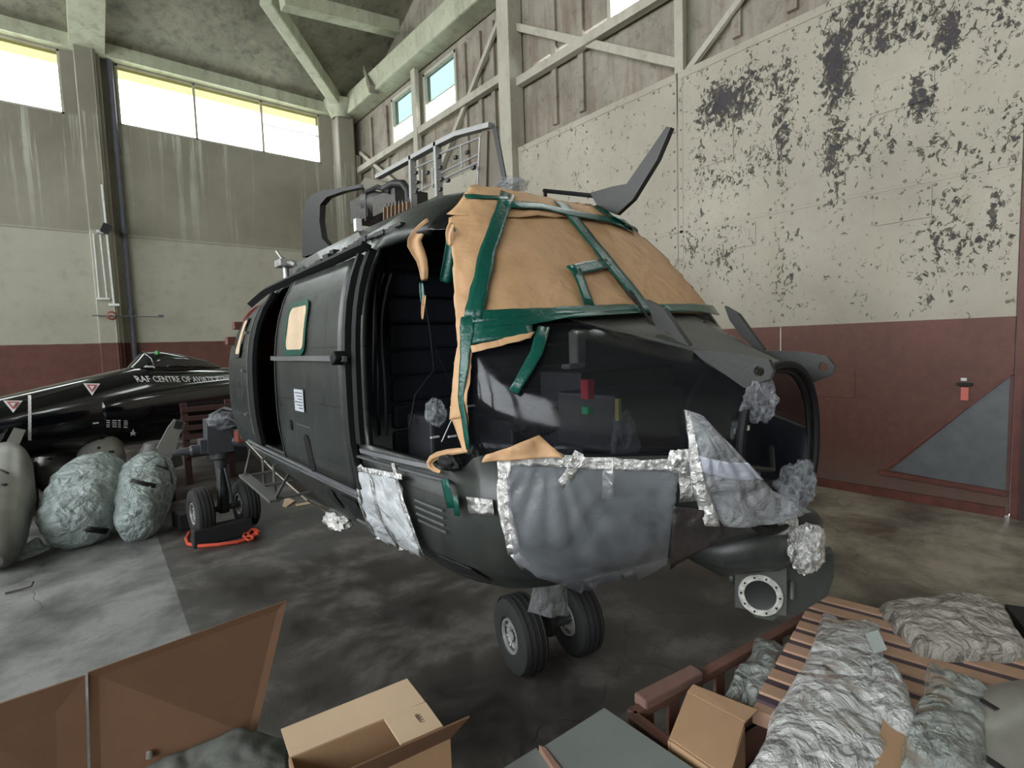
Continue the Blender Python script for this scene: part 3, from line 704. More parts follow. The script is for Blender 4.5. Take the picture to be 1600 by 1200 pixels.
sideribbon('door_frame', [(4.43, 1.1), (4.43, 2.30)], .12, .006, BLK, heli, .03)
sideribbon('door_frame', [(4.52, 1.2), (4.52, 2.2)], .02, .02, RAIL, heli, .012)
MB().bar(onside(2.52, 1.82, .07)[0], onside(2.58, 1.79, .07)[0], .06, .05).build('rail_stop', BLK, heli, bevel=.008)
# door window, masked with paper framed in green tape
PAPER, t, b, out = nt('brown_masking_paper')
tc = node(t, 'TexCoord'); v = coord(t, src=tc.outputs['Object']); n1 = noi(t, v, 3, 4, .5, 1.2); n2 = noi(t, v, 9, 4, .55, 1.0)
wv = node(t, 'TexWave', wave_type='BANDS', bands_direction='DIAGONAL'); wv.inputs['Scale'].default_value = 3; wv.inputs['Distortion'].default_value = 12; wv.inputs['Detail'].default_value = 2; t.links.new(v, wv.inputs['Vector'])
t.links.new(ramp(t, n1, [(.3, (.48, .285, .145)), (.7, (.57, .35, .185))]), b.inputs['Base Color'])
b.inputs['Roughness'].default_value = .62
bump(t, b, mth(t, 'ADD', mth(t, 'ADD', n1, mth(t, 'MULTIPLY', n2, .35)), mth(t, 'MULTIPLY', wv.outputs[0], .08)), .5, .04)
TAPE = simple('green_masking_tape', (.001, .065, .047), .25, var=.12, bumps=.3, bscale=60)
WPAP = simple('tan_window_paper', (.55, .42, .28), .7, bumps=.3, bscale=30)
FOILT = foil('silver_foil_tape', (.75, .75, .73), 22, .13, .7); FILM = film('grey_plastic_sheet', (.22, .24, .26), .36, .3, .4, 2.0)  # sheet film is one even grey tint, part see-through
FILM2 = film('white_plastic_wrap', (.42, .44, .45), .42, .2, .8, 6)
def rrect(y0, y1, z0, z1, r=.05, n=4):
    out = []
    for (cy, cz_, a0) in ((y1 - r, z1 - r, 0), (y0 + r, z1 - r, PI / 2), (y0 + r, z0 + r, PI), (y1 - r, z0 + r, 1.5 * PI)):
        for k in range(n + 1):
            a = a0 + PI / 2 * k / n; out.append((cy + r * math.cos(a), cz_ + r * math.sin(a)))
    return out
def sidepatch(name, y0, y1, z0, z1, off, mat, parent, r=.05, th=.004):
    rr = rrect(y0, y1, z0, z1, r); vs = [onside((y0 + y1) / 2, (z0 + z1) / 2, off)[0]] + [onside(Y, z, off)[0] for Y, z in rr]; n = len(rr)
    return MB().add(vs, [(0, 1 + k, 1 + (k + 1) % n) for k in range(n)]).build(name, mat, parent, solid=th)
sidepatch('window_paper', 3.10, 3.44, 1.85, 2.10, .052, WPAP, door)
rr = rrect(3.085, 3.455, 1.835, 2.115, .06); sideribbon('window_tape', rr + [rr[0]], .035, .058, TAPE, door, .003, 3)
sidepatch('window_paper', 4.86, 5.05, 1.83, 2.12, .012, WPAP, heli, .03); rr = rrect(4.85, 5.06, 1.82, 2.13, .04); sideribbon('window_tape', rr + [rr[0]], .03, .016, SEAL, heli, .003, 3)
PLAC = simple('pale_placard', (.42, .44, .46), .5, bumps=.1)
sidepatch('notice', 3.13, 3.29, 1.49, 1.62, .055, PLAC, door, .005, .002)
nl = MB()
for k in range(6):
    p0, n = onside(3.15, 1.60 - k * .018, .058); p1, _ = onside(3.27 - .03 * (k % 3), 1.60 - k * .018, .058); nl.bar(p0, p1, .002, .004)
nl.build('notice_print', BLK, door)
sidepatch('hand_hole', 3.12, 3.21, 1.13, 1.36, .052, BLK, door, .04, .004)
sidepatch('latch_hole', 3.40, 3.44, 1.36, 1.42, .052, BLK, door, .015, .004)
sidepatch('door_vent_strip', 3.05, 3.3, 1.405, 1.41, .052, RAIL, door, .002, .004)
for Y, z, a, c_ in ((2.72, .86, .12, .16), (3.05, .85, .1, .15)): pass
sidepatch('underbody_hatch', 2.78, 3.02, .84, 1.0, .012, SEAL, heli, .02); sidepatch('hatch_lip', 2.80, 3.0, .815, .835, .02, RAIL, heli, .005, .012)
sidepatch('side_vent', 3.12, 3.22, .86, 1.0, .01, SEAL, heli, .04)
for k in range(4): sideribbon('side_louvre', [(1.78, 1.19 - k * .03), (2.0, 1.19 - k * .03)], .008, .012, RAIL, heli, .006)
sidepatch('side_hatch', 1.72, 1.95, .84, .94, .008, SEAL, heli, .01)
# rear framing pieces, hinges
for z in (1.35, 1.7, 2.0): MB().box(onside(4.66, z, .02)[0], (.03, .06, .02)).build('hinge', RAIL, heli)
for z in (1.95, 2.08): MB().box(onside(5.35, z, .03)[0], (.07, .1, .07)).build('frame_bracket', simple('rusty_bracket', (.12, .04, .03)), heli, bevel=.005)
# ---------------------------------------------------------------- masking paper and green tape
def rag(u, v_, x, y): return x, y
patch('masking_paper', [(703, 348), (792, 312), (748, 505), (722, 560)], PAPER, 16, 30, wr=.012, off=.012, sc=7)
patch('masking_paper', [(790, 312), (876, 328), (1006, 492), (744, 505)], PAPER, 30, 30, wr=.005, off=.008, sc=5)
patch('masking_paper', [(873, 328), (976, 345), (1133, 492), (1002, 492)], PAPER, 26, 30, wr=.004, off=.007, sc=5, aim=(930, 400))
patch('masking_paper', [(735, 300), (945, 302), (990, 345), (700, 345)], PAPER, 30, 12, wr=.014, off=.010, sc=8, aim=(850, 335))
patch('masking_paper', [(722, 545), (745, 500), (738, 650), (709, 655)], PAPER, 8, 24, wr=.012, off=.016, sc=8)
patch('masking_paper', [(709, 650), (738, 648), (739, 705), (733, 705)], PAPER, 6, 12, wr=.008, off=.014, sc=8)
patch('masking_paper', [(742, 545), (835, 530), (828, 540), (745, 556)], PAPER, 14, 4, wr=.01, off=.03, sc=8)
T = [([(790, 312), (760, 400), (742, 505)], .062), ([(736, 500), (735, 560), (731, 620), (742, 700)], (.05, .018)), ([(742, 502), (860, 497), (1006, 488)], .05), ([(740, 520), (850, 506), (1000, 498)], .055), ([(745, 530), (830, 524)], .06),
     ([(725, 318), (790, 320)], .035), ([(785, 328), (840, 331), (880, 340), (975, 356)], .06), ([(872, 326), (935, 405), (980, 460), (1010, 500)], .092), ([(1000, 487), (1015, 500)], .05), ([(1025, 490), (1080, 489), (1132, 494)], .07),
     ([(884, 432), (945, 418)], .058), ([(892, 425), (915, 487)], .06), ([(936, 348), (982, 366)], .04), ([(848, 522), (838, 560), (805, 615)], (.05, .035)), ([(706, 745), (716, 790)], .05), ([(722, 770), (726, 802)], .035)]
for pts, wd in T: ribbon('masking_tape', pts, wd, TAPE, off=.034, ragged=.12, wr=.004, aim=(860, 450))
# hanging strips in the cockpit doorway
def strip(name, pts, ws, mat, parent=heli, th=.002, tw=.35, seed=0):
    rows = []
    for i, p in enumerate(pts):
        p = Vector(p); d = (Vector(pts[min(i + 1, len(pts) - 1)]) - Vector(pts[max(i - 1, 0)])).normalized()
        x = d.cross(Vector((FW.x, FW.y, 0))).normalized(); x = (Matrix.Rotation(tw * math.sin(i * 1.3 + seed), 3, d) @ x); n = d.cross(x); row = []
        for j in range(5): row.append(p + x * (j / 4 - .5) * ws[i] + n * ws[i] * .18 * math.sin(j * 2.1 + i + seed))
        rows.append(row)
    return MB().grid(rows).build(name, mat, parent, smooth=True, solid=th, subs=1, autosm=0)
P = lambda x, y, s=1.2: tuple(at(x, y, 'x', s))
strip('torn_paper', [P(672, 342, 1.25), P(650, 368, 1.2), P(645, 382), P(662, 405), P(663, 440)], [.03, .06, .08, .045, .035], PAPER, tw=.2)
strip('torn_tape', [P(658, 440), P(660, 462), P(662, 478)], [.02, .025, .02], TAPE); strip('torn_paper', [P(664, 460), P(661, 480), P(660, 500)], [.014, .022, .008], PAPER)
strip('torn_tape', [P(706, 350, 1.25), P(702, 390, 1.25), P(700, 420, 1.25), P(696, 443, 1.25)], [.03, .035, .05, .06], TAPE)
strip('torn_paper', [P(707, 348, 1.22), P(699, 365, 1.22), P(703, 385, 1.22)], [.03, .03, .015], PAPER)
# loose loop of paper and leads at the sill
strip('torn_paper', [P(735, 703, 1.12), P(700, 706, 1.08), P(672, 716, 1.05), P(668, 730, 1.05), P(690, 738, 1.08)], [.02, .03, .04, .03, .02], PAPER, seed=2)
blob('paper_bundle', at(702, 722, 'x', 1.09), (.03, .07, .035), BLK, heli, seed=3)
MB().tube([P(690, 690, 1.2), P(706, 655, 1.2), P(712, 640, 1.3)], .0022, 6).build('white_lead', CONDUIT, heli, smooth=True)
patch('loose_paper', [(770, 706), (845, 678), (880, 710), (765, 716)], PAPER, 12, 8, off=.02, wr=.03, sc=8)
# ---------------------------------------------------------------- foil tape and plastic on the nose
for pts, wd in (([(788, 716), (850, 716), (930, 722), (1000, 724), (1066, 724)], .042), ([(790, 716), (790, 790), (806, 860)], .05), ([(1070, 700), (1072, 780)], .06), ([(1040, 715), (1090, 730)], .07), ([(950, 725), (948, 775)], .04),
                ([(905, 705), (888, 740), (870, 758)], .035), ([(872, 722), (880, 708)], .03), ([(738, 787), (775, 790)], .06), ([(806, 858), (822, 880)], .04)):
    ribbon('foil_tape', pts, wd, FOILT, off=.02, ragged=.25, wr=.006, aim=(950, 740))
def sag(u, v_, x, y):
    return x, y
def drape(name, top, bot, mat, n=40, m_=22, off=(.012, .05), sagf=None, seed=0, parent=heli, xr=None):
    """sheet hanging from a taped line: upper edge on the hull, the rest pulled out and down, with folds gathered to the tape"""
    rows = []
    def pl(pts, u):
        L = len(pts) - 1; k = min(L - 1, int(u * L)); f = u * L - k; return lerp(pts[k][0], pts[k + 1][0], f), lerp(pts[k][1], pts[k + 1][1], f)
    for i in range(m_ + 1):
        v_ = i / m_; row = []
        for j in range(n + 1):
            u = j / n; a = pl(top, u); c_ = pl(bot, u); x, y = lerp(a[0], c_[0], v_), lerp(a[1], c_[1], v_)
            p, nn = cast(x, y, aim=(lerp(a[0], 950, .3), a[1]))
            if cast(x, y)[0] is None:  # below the hull: keep the depth of the last point on it
                q = row_prev[j]; d = ray(x, y); p = CAM + d * ((q - CAM).dot(FW) / d.dot(FW)) ; nn = -FW
                p2 = p
            else: p2 = p + nn * lerp(off[0], off[1], v_)
            g = u - .33; f = .013 * abs(math.sin(13 * g / (.25 + .75 * v_) + seed)) ** .7 * (.25 + .75 * math.sin(PI * min(1, v_ * 1.2))) + .010 * nz(p2, 6, seed)
            row.append(p2 - (FW * f))
        row_prev = row; rows.append(row)
    return MB().grid(rows).build(name, mat, parent, smooth=True, solid=.001, autosm=0)
drape('plastic_sheet', [(790, 715), (900, 722), (1060, 724)], [(806, 862), (835, 880), (875, 893), (915, 912), (960, 905), (1000, 880), (1035, 862)], FILM, seed=1)
Lf = [(1064, 642), (1070, 690), (1072, 740), (1092, 812)]; Rt = [(1098, 650), (1150, 705), (1205, 765), (1264, 798)]; rows = []
def pline(pts, u):
    L_ = len(pts) - 1; k = min(L_ - 1, int(u * L_)); f_ = u * L_ - k; return lerp(pts[k][0], pts[k + 1][0], f_), lerp(pts[k][1], pts[k + 1][1], f_)
for i in range(41):
    v_ = i / 40; lp = pline(Lf, v_); A_, nn = cast(*lp, aim=(1040, 700)); A_ = A_ + nn * .03; rp_ = pline(Rt, v_); B2_ = at(*rp_, 'y', lerp(.90, .76, v_)); row = []
    for j in range(41):
        u = j / 40; p = A_.lerp(B2_, u); w_ = math.sin(PI * u)
        crease = abs(math.sin(u * 9 + v_ * 5 + nz((u * 2, v_ * 2, 3), 2) * 3)) ** .6
        row.append(p - FW * (.03 * w_ + .022 * crease * (.3 + .7 * v_)) + Vector((0, 0, -.02 * w_ * v_)))
    rows.append(row)
MB().grid(rows).build('plastic_sheet', FILM2, heli, smooth=True, solid=.001, autosm=0)
MB().grid([[p - FW * .006 for p in r[0:7]] for r in rows]).build('foil_tape', FOILT, heli, smooth=True, solid=.001, autosm=0)
MB().grid([[p - FW * .004 for p in r[5:41]] for r in rows[17:24]]).build('white_sheet_edge', film('white_sheet', (.5, .53, .6), .6, .3, .4, 5), heli, smooth=True, solid=.001, autosm=0)
patch('dark_tape', [(1045, 780), (1105, 790), (1125, 815), (1040, 868)], simple('dark_wrinkled_tape', (.03, .026, .024), .35, bumps=.8, bscale=25), 14, 14, off=.03, wr=.02, aim=(1040, 800))
# silvery sheets taped over the side
patch('plastic_panel', [(560, 722), (628, 738), (668, 860), (590, 835)], film('milky_plastic_panel', (.7, .73, .75), .8, .25, .9, 5), 20, 26, off=.02, wr=.015, sc=7, ragged=6, aim=(610, 770))
for pts, wd in (([(564, 724), (572, 780), (592, 838)], .035), ([(588, 735), (602, 800), (630, 850)], .03), ([(625, 720), (640, 780), (672, 862)], .035), ([(560, 728), (600, 734), (640, 742)], .03)):
    ribbon('foil_tape', pts, wd, FOILT, off=.036, ragged=.35, wr=.008, aim=(610, 770))
strip('foil_tape', [at(627, 845, 'x', 1.35), at(628, 862, 'x', 1.34)], [.03, .035], FOILT); strip('foil_tape', [at(590, 828, 'x', 1.3), at(592, 845, 'x', 1.3)], [.02, .02], FOILT)
# wrapped fitting hanging under the belly, and a wire
blob('foil_wrapped_fitting', at(527, 812, 'x', 1.45), (.085, .17, .07), foil('crumpled_white_foil', (.75, .74, .7), 16, .4), heli, seed=6, amp=.5)
MB().tube([at(385, 690, 'x', 1.15), at(430, 738, 'x', 1.15), at(480, 782, 'x', 1.2), at(512, 800, 'x', 1.4)], .006, 6).build('belly_wire', simple('tan_wire', (.35, .31, .24)), heli, smooth=True)
# ---------------------------------------------------------------- step under the cabin door
sm = simple('dull_step_tube', (.12, .12, .11), .45, metal=.3)
stp = MB()
sx = .98
A, B_ = at(381, 742, 'x', sx), at(430, 783, 'x', sx)
stp.bar(A, B_, .07, .02, (0, 0, 1))
for a, b_ in (((383, 740), (393, 697)), ((430, 780), (454, 735))): stp.tube([at(*a, 'x', sx), at(*b_, 'x', 1.22)], .010, 8)
for a in ((413, 755), (430, 768)): 
    q = at(*a, 'x', 1.12); stp.tube([q, q + Vector((0, 0, .2)), q + Vector((.12, .02, .23))], .011, 8)
for k, f in enumerate((0.05, .5, .95)):
    p = A.lerp(B_, f); stp.tube([p, p + Vector((.34, 0, .0))], .010, 8); 
stp.tube([A + Vector((.34, 0, 0)), B_ + Vector((.34, 0, 0))], .01, 8)
for f in (.05, .95): p = A.lerp(B_, f) + Vector((.34, 0, 0)); stp.tube([p, p + Vector((.1, 0, .25))], .01, 8)
stp.build('boarding_step', sm, heli, smooth=True)
# ---------------------------------------------------------------- landing gear
TYRE = simple('tyre_rubber', (.012, .012, .012), .75, bumps=.2, bscale=60); RIM = simple('pale_wheel_rim', (.42, .42, .40), .35, metal=.6)
GEAR = simple('gear_grey', (.045, .048, .05), .45, metal=.2, bumps=.2); CHROME = simple('oleo_chrome', (.5, .5, .5), .2, metal=.9)
def wheel(c, r, wd, parent, ax=(1, 0, 0), seed=0):
    h = wd / 2; c = Vector(c)
    t_ = MB().lathe(c, ax, [(-h * .6, r * .42), (-h * .92, r * .52), (-h, r * .74), (-h * .85, r * .93), (-h * .45, r), (0, r * 1.0), (h * .45, r), (h * .85, r * .93), (h, r * .74), (h * .92, r * .52), (h * .6, r * .42)], 40)
    for k in (-.3, -.1, .1, .3): t_.lathe(c, ax, [(h * (k * 2 - .08), r * 1.001), (h * k * 2, r * 1.012), (h * (k * 2 + .08), r * 1.001)], 40)
    o = t_.build('wheel', TYRE, parent, smooth=True)
    rm = MB().lathe(c, ax, [(-h * .55, 0), (-h * .5, r * .15), (-h * .3, r * .28), (-h * .66, r * .38), (-h * .78, r * .42), (-h * .6, r * .5), (h * .6, r * .5), (h * .78, r * .42), (h * .66, r * .38), (h * .3, r * .28), (h * .5, r * .15), (h * .55, 0)], 32)
    o2 = rm.build('rim', GEAR, o, smooth=True)
    rg = MB()
    for s_ in (-1, 1): rg.lathe(c, ax, [(s_ * h * .72, r * .38), (s_ * h * .88, r * .40), (s_ * h * .88, r * .44), (s_ * h * .72, r * .46)], 32)
    axv = Vector(ax).normalized(); x = axv.cross(Vector((0, 0, 1))).normalized(); y = axv.cross(x)
    for k in range(8):
        a = 2 * PI * k / 8
        for s_ in (-1, 1): rg.lathe(c + (x * math.cos(a) + y * math.sin(a)) * r * .27, ax, [(s_ * h * .3, .018), (s_ * h * .62, .016), (s_ * h * .64, 0)], 8)
        for s_ in (-1, 1): rg.bar(c + axv * s_ * h * .52 + (x * math.cos(a + .39) + y * math.sin(a + .39)) * r * .14, c + axv * s_ * h * .6 + (x * math.cos(a + .39) + y * math.sin(a + .39)) * r * .37, .010, .012, ax)
    rg.lathe(c, ax, [(-h * .75, 0), (-h * .75, r * .12), (h * .75, r * .12), (h * .75, 0)], 16)
    rg.build('rim_ring', RIM, o, smooth=True)
    return o
ax = Vector((1, .08, 0)).normalized()
ax = Vector((.976, -.218, 0)); NG = Vector((2.02, 2.16, .215)); ng = MB()
ng.lathe(NG + Vector((0, 0, .0)), (0, 0, 1), [(-.05, .0), (-.05, .05), (.12, .055), (.12, .035), (.5, .035)], 16); ng.tube([NG - ax * .24, NG + ax * .24], .03, 12)
ng.tube([NG + Vector((0, .08, .1)), NG + Vector((0, .13, .22)), NG + Vector((0, .06, .33))], .016, 8)
gear = ng.build('nose_gear', GEAR, heli, smooth=True)
wheel(NG - ax * .185, .215, .16, gear, ax); wheel(NG + ax * .185, .215, .16, gear, ax)
def bag(name, quad, x, mat, parent, folds=.02, seed=0, axis='x'):
    rows = []
    for i in range(15):
        v_ = i / 14; row = []
        for j in range(13):
            u = j / 12; (a, b_, c_, d) = quad
            X = lerp(lerp(a[0], b_[0], u), lerp(d[0], c_[0], u), v_); Yy = lerp(lerp(a[1], b_[1], u), lerp(d[1], c_[1], u), v_)
            p = at(X, Yy, axis, x); row.append(p + Vector((-.5, -.8, 0)) * (folds * math.sin(u * 9 + seed + v_ * 2) * .6 + folds * nz(p, 14, seed) * 2 + .03 * math.sin(PI * u)))
        rows.append(row)
    return MB().grid(rows).build(name, mat, parent, smooth=True, solid=.001, autosm=0)
bag('plastic_bag', [(840, 893), (886, 900), (888, 963), (824, 957)], 1.92, FILM2, heli, .012, 1, 'y')
MB().box(at(775, 882, 'y', 1.95), (.2, .1, .03)).build('belly_plate', HULL, heli, bevel=.005)
# main gear with its housing, braces and wrapped hydraulics
ax = Vector((1, .08, 0)).normalized(); MG = Vector((1.10, 6.0, .27)); mg = MB()
mg.lathe(MG, (0, 0, 1), [(-.05, 0), (-.05, .05), (.1, .055), (.3, .05), (.5, .06), (.52, .09), (.58, .09)], 18); mg.tube([MG - ax * .25, MG + ax * .25], .035, 12)
for dx in (-.07, .07): mg.tube([MG + Vector((dx, -.1, .02)), MG + Vector((dx * .6, -.12, .22)), MG + Vector((dx * .3, -.08, .42))], .014, 8)
mgear = mg.build('main_gear', GEAR, heli, smooth=True)
wheel(MG - ax * .21, .25, .17, mgear, ax); wheel(MG + ax * .21, .25, .17, mgear, ax)
hs = MB().box((1.10, 6.02, 1.02), (.24, .22, .34), taper=.92).box((.98, 6.0, .93), (.12, .16, .14)).lathe((.95, 5.98, .9), (-1, 0, 0), [(0, .055), (.1, .055), (.12, .04), (.24, .03), (.26, .02)], 14)
hs.tube([(1.1, 5.95, 1.15), (1.02, 5.9, 1.24), (1.15, 5.88, 1.3), (1.3, 5.6, 1.25)], .018, 8).tube([(1.2, 6.0, .95), (1.45, 5.8, .95)], .07, 12).tube([(1.18, 5.9, 1.2), (1.3, 5.7, 1.1), (1.33, 5.5, .95), (1.3, 5.3, .88)], .012, 8)
hs.build('gear_housing', simple('gear_housing_grey', (.04, .044, .05), .5, bumps=.2), mgear, bevel=.015, smooth=True)
MB().box((1.33, 5.9, 1.0), (.22, .2, .12)).build('red_brace', simple('red_brace', (.22, .06, .04)), mgear, bevel=.02)
blob('gear_wrap', (1.13, 5.86, 1.18), (.14, .1, .09), CLEAR, mgear, seed=12)
# ---------------------------------------------------------------- nose ring, lugs, fins
ring = MB(); rr_ = arc(.87, 1.40, True, 20)
hw, zt, zb, ex = ssec(.87)
loop = [Vector((X0 - hw * math.copysign(abs(math.cos(a)) ** (2 / ex), math.cos(a)), .865, (zt + zb) / 2 + (zt - zb) / 2 * math.copysign(abs(math.sin(a)) ** (2 / ex), math.sin(a)))) for a in [2 * PI * k / 48 for k in range(49)]]
ring.tube(loop, .016, 8, cap=False); cen = Vector((X0, .865, (zt + zb) / 2)); ring.tube([cen + (p - cen) * .93 + Vector((0, .02, 0)) for p in loop], .012, 8, cap=False)
ring.build('nose_ring', BLK, heli, smooth=True)
nb = MB().prism([cen + (p - cen) * .97 + Vector((0, .22, 0)) for p in loop[:-1]], (0, .02, 0)); nb.build('nose_bulkhead', INNER, heli)
MB().box((1.88, .95, 1.50), (.035, .02, .018)).box((1.93, .95, 1.505), (.035, .02, .018)).build('white_label', CONDUIT, heli)
nk = MB().box((1.95, .98, 1.3), (.14, .1, .1)).tube([(1.9, .93, 1.36), (2.05, .9, 1.33), (2.15, .95, 1.4)], .012, 8).box((2.12, 1.0, 1.22), (.1, .1, .08)); nk.build('nose_equipment', simple('equipment_black', (.02, .02, .02), .4), heli, bevel=.01)
blob('plastic_wrap', at(1187, 628, 'y', .84), (.07, .05, .075), CLEAR, heli, seed=21, amp=.6)
blob('plastic_wrap', at(1245, 758, 'y', .80), (.075, .06, .09), CLEAR, heli, seed=23, amp=.6)
blob('plastic_wrap', at(1222, 790, 'y', .80), (.06, .05, .06), CLEAR, heli, seed=27, amp=.6)
LUG = simple('dark_lug_paint', (.016, .017, .015), .45, bumps=.1)
def plate(name, pts, ax_, val, th, mat=LUG, parent=heli, hole=None, bevel=.006):
    """flat plate traced in its own plane; hole=(px,py,r)"""
    P3 = [at(x, y, ax_, val) for x, y in pts]; i = 'xyz'.index(ax_); off = Vector((0, 0, 0)); off[i] = th
    bm = bmesh.new(); vs = [bm.verts.new(p) for p in P3]; ed = [bm.edges.new((vs[k], vs[(k + 1) % len(vs)])) for k in range(len(vs))]
    if hole:
        c = at(hole[0], hole[1], ax_, val); u_, w_ = [Vector((1, 0, 0)), Vector((0, 1, 0)), Vector((0, 0, 1))][(i + 1) % 3], [Vector((1, 0, 0)), Vector((0, 1, 0)), Vector((0, 0, 1))][(i + 2) % 3]
        hv = [bm.verts.new(c + (u_ * math.cos(2 * PI * k / 20) + w_ * math.sin(2 * PI * k / 20)) * hole[2]) for k in range(20)]
        ed += [bm.edges.new((hv[k], hv[(k + 1) % 20])) for k in range(20)]
    bmesh.ops.triangle_fill(bm, use_beauty=True, use_dissolve=False, edges=ed)
    me = bpy.data.meshes.new(name); bm.to_mesh(me); bm.free(); me.materials.append(mat)
    o = bpy.data.objects.new(name, me); C.objects.link(o); md = o.modifiers.new('s', 'SOLIDIFY'); md.thickness = th; md.offset = 0
    par(o, parent); return o
plate('nose_lug', [(1190, 547), (1260, 550), (1294, 557), (1306, 573), (1298, 588), (1272, 597), (1250, 590), (1225, 570), (1195, 560)], 'x', 2.36, .02, hole=(1288, 573, .019))
plate('nose_lug', [(1084, 547), (1160, 553), (1203, 562), (1210, 578), (1205, 592), (1165, 606), (1135, 585), (1105, 568)], 'x', 1.80, .02, hole=(1188, 580, .018))
plate('deflector_fin', [(1012, 468), (1040, 482), (1088, 552), (1083, 565), (1050, 520), (1030, 515)], 'x', 1.85, .03)
plate('deflector_fin', [(1134, 478), (1155, 490), (1195, 545), (1190, 552), (1160, 525), (1142, 500)], 'x', 2.42, .03)
MB().tube([at(985, 455, 'x', 2.0), at(1020, 508, 'x', 1.96), at(1085, 552, 'x', 1.9)], .008, 6).build('wiper_arm', BLK, heli)
# wire cutter blade above the cockpit
XB = cast(944, 334, aim=(940, 360))[0].x
plate('wire_cutter', [(925, 302), (960, 292), (982, 288), (1044, 199), (1051, 200), (1030, 250), (992, 312), (966, 336), (938, 326)], 'x', XB, .035)
MB().tube([at(850, 298, 'x', XB), at(928, 306, 'x', XB)], .013, 8).tube([at(852, 298, 'x', XB), at(852, 312, 'x', XB)], .012, 8).build('cutter_strut', BLK, heli)
ribbon('masking_tape', [(925, 330), (955, 350), (990, 368)], .06, TAPE, off=.03, ragged=.5, wr=.03, aim=(930, 350))
dp = MB()
for y0, y1, zt_a, zt_b in ((2.5, 2.62, 2.62, 2.76), (2.62, 3.0, 2.76, 2.83), (3.0, 4.3, 2.83, 2.82), (4.3, 5.2, 2.82, 2.80), (5.2, 5.95, 2.80, 2.76)):
    for Yq, zq in ((y0, zt_a), (y1, zt_b)): dp.v += [Vector((1.66, Yq, min(2.5, ssec(Yq)[1] - .05))), Vector((1.92, Yq, zq)), Vector((2.3, Yq, zq)), Vector((2.44, Yq, min(2.5, ssec(Yq)[1] - .05)))]
    n_ = len(dp.v) - 8; dp.f += [(n_ + k, n_ + k + 1, n_ + 5 + k, n_ + 4 + k) for k in range(3)]
dp.f += [(0, 1, 2, 3), (len(dp.v) - 4, len(dp.v) - 3, len(dp.v) - 2, len(dp.v) - 1)]
dp.build('engine_deck', HULL, heli)
MB().tube([(1.75, 5.3, 2.35), R3(446, 420, 1.75)], .02, 8).build('control_rod', FRD, heli) if False else None
# ---------------------------------------------------------------- turret mount beneath the nose
tm = MB().tube([(1.95, 1.2, .98), (2.0, 1.1, .97), (2.15, .97, 1.0), (2.28, .88, 1.06), (2.33, .85, 1.08)], [.06, .105, .12, .10, .05], 20); tm.build('mount_tube', HULL, heli, smooth=True)
bc = at(1188, 925, 'y', 1.0); tn = Vector((CAM.x - bc.x, CAM.y - bc.y, .25)).normalized(); ts = Vector((0, 0, 1)).cross(tn).normalized(); tu = tn.cross(ts)
def TP(x, y, z): return bc + ts * x + tu * y + tn * z
TR_ = Matrix((ts, tu, tn)).transposed()
GB = simple('gunmetal_casting', (.05, .055, .048), .5, bumps=.25, bscale=25)
bx = MB(); bx.box(TP(0.0, .03, -.07), (.21, .24, .14), TR_, .96)
bx.prism([TP(.08, .13, -.04), TP(.08, -.10, -.04), TP(.14, -.11, -.1), TP(.26, -.03, -.16), TP(.285, .06, -.16), TP(.28, .17, -.12)], -tn * .12)
bx.prism([TP(-.06, -.08, -.02), TP(-.02, -.125, -.03), TP(.05, -.125, -.03), TP(.09, -.08, -.03)], -tn * .1)
bx.tube([TP(.02, .13, -.08), TP(.05, .17, -.08), TP(.13, .19, -.08)], .024, 12).tube([TP(.12, -.02, -.02), TP(.12, .05, -.05)], .012, 10).tube([TP(-.105, .03, -.05), TP(-.125, .03, -.05)], .03, 12)
bx.build('turret_mount', GB, heli, bevel=.012, smooth=True)
MB().lathe(TP(0, -.01, 0), tn, [(-.01, .062), (.014, .062), (.016, .076), (.012, .086), (-.01, .088)], 36).build('mount_ring', simple('worn_white_ring', (.42, .42, .38), .6, var=.5, scale=40), heli, smooth=True)
MB().lathe(TP(0, -.01, 0), tn, [(.004, .0), (.005, .05), (.008, .062)], 36).build('mount_bore', simple('bore_black', (.003, .003, .003), .5), heli, smooth=True)
bx = MB()
for k in range(10): bx.lathe(TP(.074 * math.cos(k * .63), -.01 + .074 * math.sin(k * .63), .014), tn, [(0, .005), (.006, .004), (.006, 0)], 6)
o = bx.build('ring_bolts', BLK, heli); o['kind'] = 'stuff'
blob('foil_wrapped_unit', at(1262, 855, 'y', .80), (.075, .065, .10), foil('bright_crumpled_foil', (.8, .8, .78), 20, .15), heli, seed=31, amp=.35)
MB().lathe(at(1215, 815, 'y', .9), (1, -.2, -.2), [(-.05, .05), (.05, .055)], 20).build('foil_band', FOILT, heli, smooth=True)
# ---------------------------------------------------------------- frames and gear on the roof
FRM = simple('pale_zinc_frame', (.30, .30, .29), .5, metal=.2); FRD = simple('dark_roof_frame', (.014, .014, .015), .5)
XR = 2.05
rf = MB(); R3 = lambda x, y, X=XR: at(x, y, 'x', X)
rf.bar(R3(590, 277), R3(683, 226), .05, .03).bar(R3(683, 226), R3(715, 210), .05, .03).bar(R3(715, 210), R3(768, 196), .05, .03)
for a, b_ in (((644, 243), (646, 330)), ((683, 222), (686, 312))): rf.bar(R3(*a), R3(*b_), .05, .028, (0, 1, 0))
for a, b_ in (((650, 262), (682, 248)), ((688, 240), (752, 214)), ((650, 300), (750, 252)), ((690, 270), (750, 240)), ((660, 265), (660, 298)), ((676, 262), (676, 292)), ((720, 225), (722, 262)), ((750, 215), (746, 290))): rf.tube([R3(*a), R3(*b_)], .007, 6)
rf.build('cowling_frame', FRM, heli)
ho = MB()
